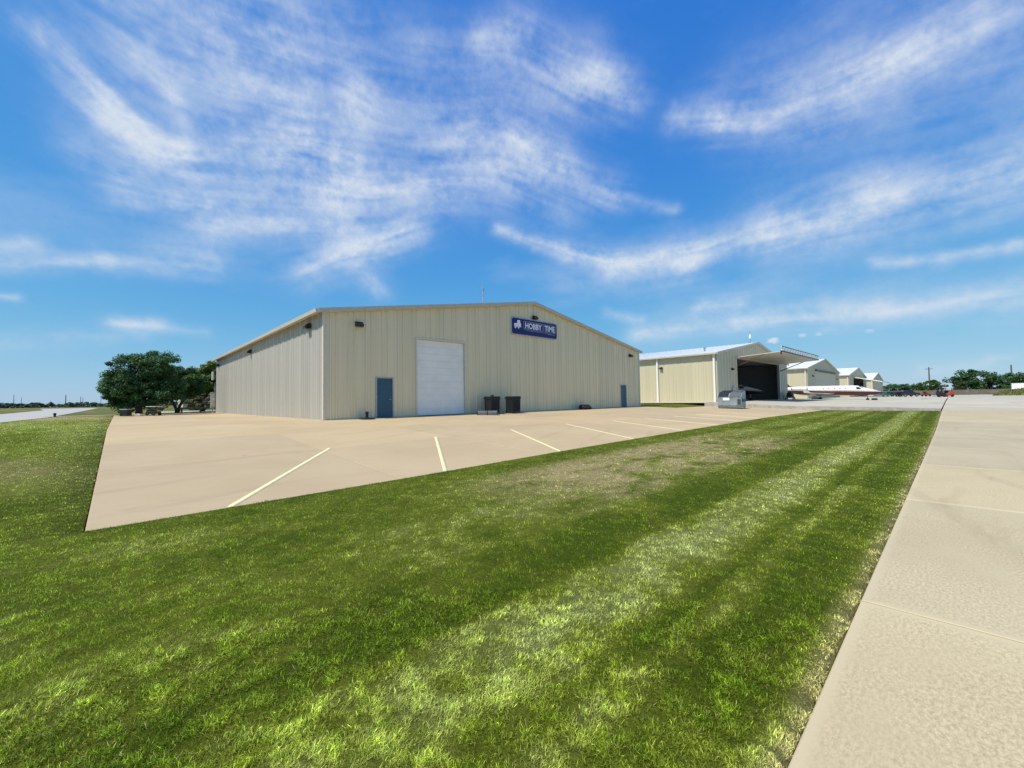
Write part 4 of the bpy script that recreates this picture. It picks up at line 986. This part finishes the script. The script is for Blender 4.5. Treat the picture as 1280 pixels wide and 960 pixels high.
MB().box((-.5, -.35, .2), (.5, .35, .55), .03).build('body', M_GREY, gpu)
for sx in (-1, 1):
    for sy in (-1, 1): MB().lathe([(.14, -.04), (.14, .04)], (sx*.34, sy*.36, .14), 10, 'Y').build('wheel', M_TYRE, gpu)

# ------------------------------------------------------------------ trees
mt, t, b = principled('leaf'); M_LEAF = mt
ca = t.n('ShaderNodeVertexColor', layer_name='leaf')
t.put(b.inputs['Base Color'], ca.outputs['Color']); b.inputs['Roughness'].default_value = .55; b.inputs['Specular IOR Level'].default_value = .3
tr = t.n('ShaderNodeBsdfTranslucent'); t.put(tr.inputs[0], t.mix(1., ca.outputs['Color'], (1.1, 1.3, .5, 1), 'MULTIPLY'))
ms = t.n('ShaderNodeMixShader'); t.put(ms.inputs[0], .25); t.L.new(b.outputs[0], ms.inputs[1]); t.L.new(tr.outputs[0], ms.inputs[2])
t.L.new(ms.outputs[0], mt.node_tree.nodes['Material Output'].inputs[0])
def tree(name, label, loc, blobs, trunk_h, tr_rad, nclump, nleaf, leaf, col, cat='tree', group=None, seed=1, stems=1, stem_spread=.5, clump_r=.5):
    """blobs: (x, y, z, rx, ry, rz) envelopes above the base; clumps of leaves fill them, limbs run to the clumps"""
    rg = np.random.default_rng(seed)
    o = thing(name, label, cat, loc, 0, group)
    vol = np.array([b_[3]*b_[4]*b_[5] for b_ in blobs]); cnt = np.maximum(3, (nclump*vol/vol.sum()).astype(int))
    cl_pts = []
    for b_, c_ in zip(blobs, cnt):
        d = rg.normal(size=(c_, 3)); d /= np.linalg.norm(d, axis=1)[:, None]
        r_ = rg.uniform(.35, 1.0, c_)**.6
        cl_pts.append(np.array(b_[:3]) + d*r_[:, None]*np.array(b_[3:6]))
    cp = np.concatenate(cl_pts)
    bm = MB(); forks = []
    for k in range(stems):
        a = 2*math.pi*k/stems+.6; sp = stem_spread if stems > 1 else .12
        p1 = Vector((math.cos(a)*sp*.4, math.sin(a)*sp*.4, trunk_h*.55)); p2 = Vector((math.cos(a)*sp, math.sin(a)*sp, trunk_h))
        bm.tube([(math.cos(a)*.06*(stems > 1), math.sin(a)*.06*(stems > 1), -.1), p1*.5+Vector((.03, 0, 0)), p1, p2], [tr_rad*1.35/stems**.4, tr_rad/stems**.4, tr_rad*.9/stems**.4, tr_rad*.7/stems**.4], 8)
        forks.append(p2)
    for p in cp[rg.permutation(len(cp))[:min(len(cp), 46)]]:
        p = Vector(p); f0 = min(forks, key=lambda q: (q-p).length)
        mid = f0.lerp(p, .5) + Vector((rg.normal(0, .12), rg.normal(0, .12), .15*(p-f0).length*.5))
        bm.tube([f0-Vector((0, 0, .1)), mid, p], [tr_rad*.42, tr_rad*.22, tr_rad*.06], 5)
    bm.build('trunk', M_BARK, o, True)
    n = nleaf
    ci = rg.integers(0, len(cp), n); cr = clump_r*rg.uniform(.5, 1.25, len(cp))
    off = rg.normal(size=(n, 3)); off /= np.linalg.norm(off, axis=1)[:, None]; off *= (rg.random(n)**.5)[:, None]
    pts = cp[ci] + off*cr[ci][:, None]*np.array([1, 1, .72])
    pts[:, 2] = np.maximum(pts[:, 2], .25)
    nrm = off*.6 + np.array([0, 0, .5]) + rg.normal(0, .5, (n, 3)); nrm /= np.linalg.norm(nrm, axis=1)[:, None]
    tx = np.cross(nrm, rg.normal(size=(n, 3))); tx /= np.linalg.norm(tx, axis=1)[:, None]; ty = np.cross(nrm, tx)
    s = leaf*rg.uniform(.6, 1.4, n); tx = tx*s[:, None]; ty = ty*(s*.55)[:, None]
    co = np.stack([pts-tx, pts-ty*.9+tx*.1, pts+tx, pts+ty*.9+tx*.1], 1).reshape(-1, 3)
    fc = np.arange(n*4).reshape(n, 4)
    cr_ = np_mesh('crown', co, fc, M_LEAF, o)
    base = np.array(col)*np.exp(rg.normal(0, .22, len(cp)))[ci][:, None]*np.exp(rg.normal(0, .2, n))[:, None]
    base[:, 0] *= rg.uniform(.8, 1.3, n)
    cc = np.ones((n, 4, 4), np.float32); cc[:, :, :3] = base[:, None, :]
    at = cr_.data.color_attributes.new('leaf', 'FLOAT_COLOR', 'POINT'); at.data.foreach_set('color', cc.ravel())
    return o
DG = (.052, .120, .042); MG = (.068, .130, .030); YG = (.17, .23, .045)
GE = .74
tree('shade_tree', 'biggest dark green tree at the far end of the parking lot, leftmost', (1.25, 48.6, GE),
     [(.1, 0, 3.7, 2.3, 2.2, 1.7), (-.9, .7, 2.6, 1.7, 1.5, 1.25), (1.3, -1.0, 4.3, 1.5, 1.4, 1.2), (.3, .1, 4.9, 1.6, 1.5, .8), (-1.35, 1.1, 3.0, 1.0, .9, .8), (1.9, -1.0, 2.6, 1.3, 1.3, .8), (-.9, .8, 1.55, 1.3, 1.2, .8), (.9, -.9, 1.75, 1.6, 1.3, .7), (-1.5, 1.3, 1.9, .8, .8, .7), (-1.1, 1.0, 1.1, .9, .8, .7), (-.9, 1.2, .7, 1.0, .9, .5), (.2, .9, 1.2, 1.3, 1.0, .6), (-.5, -.5, 1.15, .9, .8, .5), (.9, -.9, 1.2, 1.0, .9, .5), (0, 0, 2.2, 2.3, 1.9, .9), (1.6, -1.4, 1.9, 1.3, 1.2, .8)], 1.3, .24, 360, 75000, .078, DG, seed=4, clump_r=.52)
tree('shade_tree', 'multi-stemmed dark tree with a bare forked base, right of the biggest tree', (4.6, 57.5, GE),
     [(0, 0, 3.3, 2.6, 2.4, 1.3), (1.1, -.8, 3.5, 1.4, 1.3, 1.0), (-1.6, .8, 3.6, 1.6, 1.5, 1.2), (.6, 0, 2.2, 2., 1.6, .7), (0, 0, 4.2, 2., 1.8, .9), (-1.2, 1., 2.4, 1.3, 1.2, .7)], 1.5, .22, 190, 36000, .09, MG, seed=9, stems=4, stem_spread=.8, clump_r=.5)
tree('leafy_tree', 'light yellow-green tree behind the forked tree, before the far tan building', (7.7, 65., GE),
     [(0, 0, 3.7, 2.4, 2.2, 1.9), (.9, -.6, 5.3, 1.5, 1.4, 1.2), (-1, .8, 2.4, 1.4, 1.3, 1.)], 1.6, .2, 90, 20000, .12, YG, seed=12, clump_r=.5)
tree('leafy_tree', 'dark green tree half hidden by the far end of the sunlit wall', (10.4, 63., GE),
     [(0, 0, 3.6, 2.2, 2.0, 2.2), (.3, -.3, 5.6, 1.4, 1.3, 1.)], 1.6, .2, 90, 20000, .11, DG, seed=15, clump_r=.5)
tree('grey_bush', 'broad grey-green rounded bush under the trees by the end of the building', (7.5, 62.5, GE),
     [(0, 0, 1.2, 2.2, 1.9, 1.15), (1.3, -.8, 1.1, 1.3, 1.3, .9)], .4, .1, 90, 20000, .08, (.15, .15, .095), cat='bush', seed=18, clump_r=.35)
# trees along the fence on the right
def far_tree(label, X, Y, hgt, wid, col, seed, name='shade_tree'):
    rg = random.Random(seed)
    bl = [(0, 0, hgt*.6, wid*.36, wid*.36, hgt*.32)]
    for k in range(4): bl.append(((k-1.5)*wid*.2*.7, -(k-1.5)*wid*.2*.7, hgt*.25, wid*.2, wid*.2, hgt*.2))
    for k in range(5):
        a = rg.uniform(0, 6.28); bl.append((math.cos(a)*wid*.28, math.sin(a)*wid*.28, hgt*rg.uniform(.4, .78), wid*rg.uniform(.18, .27), wid*rg.uniform(.18, .27), hgt*rg.uniform(.13, .2)))
    tree(name, label, (X, Y, .7), bl, hgt*.3, hgt*.03, 80, 8000, hgt*.038, col, seed=seed, clump_r=wid*.09, group='trees beyond the wooden fence')
far_tree('tall broad dark tree, the biggest beyond the wooden fence', 262, -7.8, 11.8, 19.5, DG, 31)
far_tree('mid-sized tree behind the fence just left of the utility pole by the forklift', 258, 7.2, 7.6, 12.5, MG, 32)
far_tree('smaller tree at the right edge behind the white trailer', 258, -17.5, 8.8, 15., DG, 33)
far_tree('thin pale tree between the pole and the biggest tree beyond the fence', 256, -1.9, 7.0, 5.5, (.075, .115, .05), 34)
far_tree('low dark tree just right of the farthest hangar', 257, 18.5, 5.6, 12., DG, 35)
far_tree('low dark tree behind the black pickup, left of the fence', 259, 12.6, 5.4, 9., DG, 36)
# distant wood along the horizon on the left
n = 24000
az = rng.uniform(R(56), R(140), n); rr = 1050 + 260*fbm(az*40, az*0+2, 91) + rng.uniform(0, 60, n)
tp = 4.5 + 8*fbm(az*160, az*0+7, 95)**1.5
pz = .6 + tp*rng.random(n)**.8
c0 = np.stack([np.cos(az)*rr, np.sin(az)*rr, pz], 1); d1 = rng.normal(size=(n, 3)); d1 /= np.linalg.norm(d1, axis=1)[:, None]
d2 = np.cross(d1, rng.normal(size=(n, 3))); d2 /= np.linalg.norm(d2, axis=1)[:, None]
d1 = d1*1.9; d2 = d2*1.5; d1[:, 2] *= .5; d2[:, 2] *= .5
co = np.stack([c0-d1-d2, c0+d1-d2, c0+d1+d2, c0-d1+d2], 1).reshape(-1, 3)
fw_o = np_mesh('far_wood', co, np.arange(n*4).reshape(n, 4), mat('far_foliage', (.050, .085, .055), .9, var=.3, scale=.05)); tag(fw_o, kind='stuff')

# utility poles
def pole(X, Y, h_, rad, label, arm=True, group='utility poles on the skyline'):
    o = thing('utility_pole', label, 'pole', (X, Y, .5), 0, group)
    MB().tube([(0, 0, -.3), (0, 0, h_)], [rad, rad*.7], 8).build('shaft', M_POLE, o)
    if arm:
        MB().box((-.12, -1.2, h_-.9), (.12, 1.2, h_-.7)).build('crossarm', M_POLE, o)
        for y in (-1.1, 0., 1.1): MB().lathe([(.06, 0), (.08, .12), (.03, .2)], (0, y, h_-.7+(.0 if y else .7)), 8).build('insulator', M_GALV, o)
pole(265, 6.9, 12.8, .30, 'wooden utility pole rising behind the trees left of the forklift')
pole(270, -17.2, 12.4, .30, 'wooden utility pole above the trees at the right edge', False)
def far_pole(x, top, dist, rad, label, arm=False):
    s = (x-640)/520; X = dist*(.687+s*.7265); Y = dist*(.7265-s*.687)
    pole(X, Y, (508.5-top)*dist/520+1.0, rad, label, arm)
far_pole(17, 492.5, 480, .30, 'leftmost thin grey pole on the flat left horizon')
far_pole(26.5, 496, 520, .25, 'short thin pole second from the left on the flat left horizon')
far_pole(82, 493.5, 420, .42, 'thickest dark pole in the middle of the left horizon', True)
far_pole(100.5, 496, 500, .28, 'left pole of a close pair on the horizon left of the big tree')
far_pole(103.5, 497, 520, .26, 'right pole of a close pair on the horizon left of the big tree')
far_pole(126, 498, 480, .22, 'faint pole on the horizon right beside the big tree')

# wooden fence: sections of upright boards between posts
fx0 = 240.
sec = MB().tube([(0, 0, -.2), (0, 0, 2.25)], .09, 6)
f0 = thing('board_fence', 'long weathered brown board fence across the end of the pavement', 'fence', (fx0, -19.2, .70))
post_me = sec.build('post', M_WOOD, f0)
pb = MB()
for k in range(16):
    y = .08+.145*k; hh = 2.05+.05*((k*7) % 5)/4
    pb.box((-.03-.012*(k % 2), y, .04), (-.005-.012*(k % 2), y+.135, hh))
pb.box((.0, .08, .45), (.05, 2.4, .55)).box((.0, .08, 1.6), (.05, 2.4, 1.7))
panel0 = pb.build('fence_panel', M_WOOD, f0); panel0['kind'] = 'stuff'
for k in range(1, 18):
    for src in (post_me, panel0):
        c = src.copy(); link(c, f0); c.location.y = 2.42*k; c.location.z = .02*math.sin(k*1.7)

# grass mound and the white trailer behind it
mu, mv = np.meshgrid(np.linspace(-1, 1, 33), np.linspace(-1, 1, 25), indexing='ij')
mr = np.sqrt(mu**2+mv**2); mh = np.clip(1-mr**2, 0, 1)**.8*1.55*(.7+.6*fbm(mu*3+5, mv*3+9, 97))
ix = np.arange(mu.size).reshape(mu.shape)
F_ = np.stack([ix[:-1, :-1], ix[1:, :-1], ix[1:, 1:], ix[:-1, 1:]], -1).reshape(-1, 4)
mo = np_mesh('grass_mound', np.stack([163+mu*5.5, -14.2+mv*7.2, .60+mh], -1).reshape(-1, 3), F_, mat('rough_grass', (.16, .175, .05), .95, var=.35, scale=1.5, bmp=.8), None, True); tag(mo, kind='structure')
nn = 9000; a_ = rng.uniform(-1, 1, nn); b_ = rng.uniform(-1, 1, nn); ok = a_**2+b_**2 < .97; a_, b_ = a_[ok], b_[ok]
hh = np.clip(1-(a_**2+b_**2), 0, 1)**.8*1.55*(.7+.6*fbm(a_*3+5, b_*3+9, 97))
k_ = len(a_); bs = np.stack([163+a_*5.5, -14.2+b_*7.2, .58+hh], 1); sd = rng.normal(size=(k_, 3))*np.array([.09, .09, 0]); tp = bs+np.stack([rng.normal(0, .15, k_), rng.normal(0, .15, k_), rng.uniform(.25, .65, k_)], 1)
mg = np_mesh('mound_grass', np.stack([bs-sd, bs+sd, tp], 1).reshape(-1, 3), np.arange(k_*3).reshape(k_, 3), MATS['rough_grass']); tag(mg, kind='stuff')
tl = thing('box_trailer', 'white box trailer standing behind the grass mound at the right edge', 'trailer', (196, -16.5, .72))
MB().box((-1.3, -4.2, .75), (1.3, 4.2, 3.45), .05).build('body', M_WHITE, tl)
MB().box((-1.32, -4.25, 3.42), (1.32, 4.25, 3.52)).build('roof_rail', M_GALV, tl); MB().box((-1.1, -4., .55), (1.1, 4., .76)).build('chassis', M_DKMETAL, tl)
for y in (-2.6, -1.7, 2.6): 
    for s in (-1, 1): MB().lathe([(.3, -.13), (.48, -.12), (.48, .12), (.3, .13)], (s*1.1, y, .48), 14, 'X').build('wheel', M_TYRE, tl)

# ------------------------------------------------------------------ vehicles far along the apron
def face_cam(X, Y): return math.atan2(-(fw.x), fw.y)      # local x = image right
rzv = face_cam(0, 0)
fk = thing('forklift', 'orange-red forklift with pale overhead guard and dark mast, standing on the pavement', 'forklift', (129.5, 1.2, .72), rzv)
bm = MB(); bm.prism([(-.5, .28), (1.5, .28), (1.62, .6), (1.55, 1.15), (.9, 1.25), (.2, .75), (-.5, .75)], 1, -.62, .62); bm.build('body', M_ORANGE, fk)
MB().box((-.75, -.70, 2.02), (1.05, .70, 2.13), .03).build('overhead_guard', M_SIGNW, fk)
bm = MB()
for y in (-.6, .6): bm.tube([(-.55, y, .7), (-.7, y, 2.05)], .05, 6).tube([(.95, y, 1.1), (.98, y, 2.05)], .05, 6)
bm.build('guard_post', M_DKMETAL, fk)
bm = MB()
for y in (-.42, .42): bm.box((-1.12, y-.08, .12), (-.92, y+.08, 2.15))
for z in (.3, 1.1, 2.05): bm.box((-1.10, -.36, z), (-.94, .36, z+.12))
bm.box((-1.22, -.6, .35), (-1.13, .6, 1.1)); bm.build('mast', M_DKMETAL, fk)
for y in (-.35, .35): MB().box((-2.15, y-.07, .16), (-1.14, y+.07, .22)).build('fork', M_DKMETAL, fk)
MB().box((-.05, -.3, .75), (.5, .3, .92), .03).box((.42, -.3, .9), (.58, .3, 1.4), .03).build('seat', M_BLACK, fk)
MB().tube([(-.45, 0, .75), (-.3, 0, 1.25)], .03).lathe([(.02, 1.24), (.18, 1.26), (.18, 1.29), (.02, 1.3)], (-.3, 0, 0)).build('steering', M_BLACK, fk)
for x, r_ in ((-.6, .36), (1.05, .28)):
    for y in (-.58, .58): MB().lathe([(r_*.5, -.12), (r_, -.11), (r_, .11), (r_*.5, .12)], (x, y, r_), 16, 'Y').build('wheel', M_TYRE, fk)

def vehicle(name, label, cat, loc, prof, cab, wheels, m, rz=rzv, hw=.88):
    o = thing(name, label, cat, loc, rz)
    bm = MB(); bm.prism(prof, 1, -hw, hw); bmesh.ops.bevel(bm.b, geom=bm.b.edges[:], offset=.05, segments=2, affect='EDGES'); bm.build('body', m, o)
    bm = MB(); x0, x1, x2, x3, z0, z1 = cab
    bm.hull([(x, s*y, z) for s in (-1, 1) for x, y, z in ((x0, hw-.04, z0), (x3, hw-.04, z0), (x1, hw-.18, z1), (x2, hw-.18, z1))]); bm.build('cabin', m, o)
    for s in (-1, 1):
        yb, yt = s*(hw-.035), s*(hw-.165); mx = (x1+x2)/2; h_ = z1-z0
        for a, b_ in ((0, .47), (.53, 1)):
            def pt(f, q):
                xa = x0+(x1-x0)*q; xb = x3+(x2-x3)*q; xx = xa+.08+(xb-xa-.16)*f; return (xx, yb+(yt-yb)*q, z0+h_*q)
            q4 = [pt(a, .12), pt(b_, .12), pt(b_, .84), pt(a, .84)]
            MB().hull([(p[0], p[1]+s*d, p[2]) for p in q4 for d in (-.01, .02)]).build('side_window', M_GLASS, o)
    for (xa, za, xb, zb) in ((x0-.012, z0+.06, x1-.012, z1-.06), (x3+.012, z0+.06, x2+.012, z1-.06)):
        MB().hull([(x+d, s*(hw-.2), z) for s in (-1, 1) for x, z in ((xa, za), (xb, zb)) for d in (-.012, .012)]).build('windscreen', M_GLASS, o)
    for x, r_ in wheels:
        for s in (-1, 1):
            w_ = MB().lathe([(r_*.55, -.11), (r_*.95, -.11), (r_, -.07), (r_, .07), (r_*.95, .11), (r_*.55, .11)], (x, s*(hw-.10), r_), 18, 'Y').build('wheel', M_TYRE, o)
            MB().lathe([(r_*.2, -.12), (r_*.55, -.115), (r_*.55, .115), (r_*.2, .12)], (x, s*(hw-.10), r_), 12, 'Y').build('rim', M_GALV, w_)
    xe = max(p[0] for p in prof); xs_ = min(p[0] for p in prof)
    for s in (-1, 1):
        MB().box((xe-.04, s*.6-.14, .72), (xe+.012, s*.6+.14, .86)).build('headlight', M_SIGNW, o); MB().box((xs_-.012, s*.68-.08, .72), (xs_+.04, s*.68+.08, .9)).build('tail_light', M_REDD, o)
    MB().box((xe-.05, -.8, .40), (xe+.05, .8, .56)).build('bumper', M_DKMETAL, o)
    return o
vehicle('pickup_truck', 'black pickup truck parked side-on on the far apron, right of the green car', 'pickup', (158, 8.4, .72),
        [(-2.5, .45), (2.5, .45), (2.55, .75), (2.45, 1.02), (1.0, 1.12), (-2.5, 1.12)], (-.75, -.4, .5, 1.15, 1.1, 1.82), ((-1.6, .39), (1.6, .39)), M_CARBLACK)
vehicle('parked_car', 'green car on the far apron between the farthest hangar and the black pickup', 'car', (174.5, 13.4, .72),
        [(-2.15, .35), (2.15, .35), (2.2, .7), (2.05, .9), (1., 1.0), (-2.1, 1.0), (-2.2, .75)], (-1.9, -1.35, .3, 1.05, .98, 1.55), ((-1.35, .33), (1.35, .33)), M_GREEN)
vehicle('parked_car', 'dark car half hidden between the green car and the black pickup', 'car', (171, 11.0, .72),
        [(-2.15, .35), (2.15, .35), (2.2, .7), (2.05, .9), (1., 1.0), (-2.1, 1.0), (-2.2, .75)], (-1.7, -1.1, .3, 1.05, .98, 1.5), ((-1.35, .33), (1.35, .33)), M_CARBLACK)
rc = thing('red_cart', 'small dull red utility cart on the far apron left of the forklift', 'cart', (161, 5.0, .72), rzv)
MB().box((-.75, -.5, .35), (.75, .5, .75), .05).build('body', M_REDD, rc)
MB().box((-.35, -.3, .75), (.15, .3, .9), .03).box((-.42, -.3, .85), (-.3, .3, 1.35), .03).build('seat', M_BLACK, rc)
MB().tube([(.55, 0, .75), (.4, 0, 1.25)], .035).tube([(.4, -.3, 1.27), (.4, .3, 1.27)], .025).build('handlebar', M_DKMETAL, rc)
bm = MB()
for y in (-.45, .45): bm.tube([(-.65, y, .7), (-.6, y, 1.55)], .03, 6).tube([(.6, y, .7), (.5, y, 1.55)], .03, 6)
bm.tube([(-.6, -.45, 1.55), (-.6, .45, 1.55), (.5, .45, 1.55), (.5, -.45, 1.55), (-.6, -.45, 1.55)], .03, 6).build('roll_frame', M_REDD, rc)
for x in (-.55, .55):
    for y in (-.5, .5): MB().lathe([(.1, -.08), (.26, -.08), (.26, .08), (.1, .08)], (x, y, .26), 12, 'Y').build('wheel', M_TYRE, rc)

# ------------------------------------------------------------------ under the trees on the left
cb = thing('black_crate', 'low black crate with a pale lid under the leftmost tree', 'crate', (.42, 45.2, .755), R(-44)); cb.scale = (.72, .72, 1.05)
MB().box((-.40, -.32, .03), (.40, .32, .50), .03).build('body', M_BLACK, cb); MB().box((-.42, -.34, .50), (.42, .34, .57), .02).build('lid', M_GREY, cb)
for x in (-.2, .2): MB().box((x-.06, -.345, .2), (x+.06, -.32, .3)).build('latch', M_DKMETAL, cb)
gc = thing('garden_cart', 'dark garden cart with a small pale roof, right of the leftmost tree trunk', 'cart', (2.1, 45.4, .755), R(-44)); gc.scale = (.72, .72, .85)
MB().box((-.55, -.4, .22), (.55, .4, .42), .03).hull([(x, y, z) for x, z in ((-.5, .42), (.1, .42), (-.5, .62), (0, .62)) for y in (-.36, .36)]).build('body', M_BLACK, gc)
bm = MB()
for x in (-.45, .5):
    for y in (-.34, .34): bm.tube([(x, y, .4), (x, y, .86)], .018, 6)
bm.build('roof_post', M_DKMETAL, gc); MB().box((-.55, -.42, .86), (.58, .42, .91), .015).build('roof', M_WHITE, gc)
for x in (-.38, .38):
    for y in (-.4, .4): MB().lathe([(.06, -.05), (.18, -.05), (.18, .05), (.06, .05)], (x, y, .18), 12, 'Y').build('wheel', M_TYRE, gc)
st_ = thing('stone_heap', 'small heap of tan stones beside the black crate under the tree', 'stones', (1.05, 45.6, .755))
for k in range(7):
    rg = random.Random(k+50); c_ = (rg.uniform(-.35, .35), rg.uniform(-.3, .3), .1)
    MB().hull([(c_[0]+rg.gauss(0, .09), c_[1]+rg.gauss(0, .09), max(0, c_[2]+rg.gauss(0, .06))) for _ in range(12)]).build('stone', M_BRICK, st_)
mk = thing('edge_marker', 'tiny dark marker stub in the grass beside the pale taxiway', 'marker', (-3.9, 52.0, .70))
MB().lathe([(.09, 0), (.07, .22), (.10, .24), (.10, .36), (.03, .40)], n=10).build('post', M_DKMETAL, mk); MB().lathe([(.16, 0), (.16, .04), (.08, .06)], n=12).build('foot', M_CONC, mk)
gr = thing('guard_rail', 'low wooden guard rail at the end of the lot beside the building corner', 'rail', (4.6, 54.3, .73), R(-3))
MB().box((0, -.05, .42), (3.3, .05, .62), .01).build('rail', M_WOOD, gr)
for x in (.1, 1.65, 3.2): MB().box((x-.08, -.0, 0), (x+.08, .15, .6), .01).build('post', M_WOOD, gr)
fb = thing('house', 'tan building with a brown-edged roof far behind the trees', 'building', (16.5, 124, .66))
MB().box((-6, -5, 0), (9, 5, 8.2)).build('wall', M_BRICK, fb)
bm = MB(); bm.prism([(-6.5, 8.2), (9.5, 8.2), (9.5, 8.5), (3., 10.2), (0, 10.2), (-6.5, 8.5)], 1, -5.5, 5.5); bm.build('roof', M_BRICK, fb)
MB().box((-6.6, -5.6, 8.1), (9.6, -5.45, 8.6)).build('fascia', M_ROOFBR, fb)
for x in (-3.6, .4, 4.4): 
    w_ = MB().box((x-.9, -5.06, 3.), (x+.9, -4.98, 5.2)).build('window', M_FRAME, fb); MB().box((x-.8, -5.09, 3.1), (x+.8, -5.05, 5.1)).build('pane', M_GLASS, w_)
tree('grey_bush', 'small tan bush beyond the driveway between the two nearest trees', (4.2, 73., GE), [(0, 0, .8, 1.1, 1.0, .7)], .3, .06, 24, 3500, .09, (.24, .20, .13), cat='bush', seed=22, clump_r=.3)
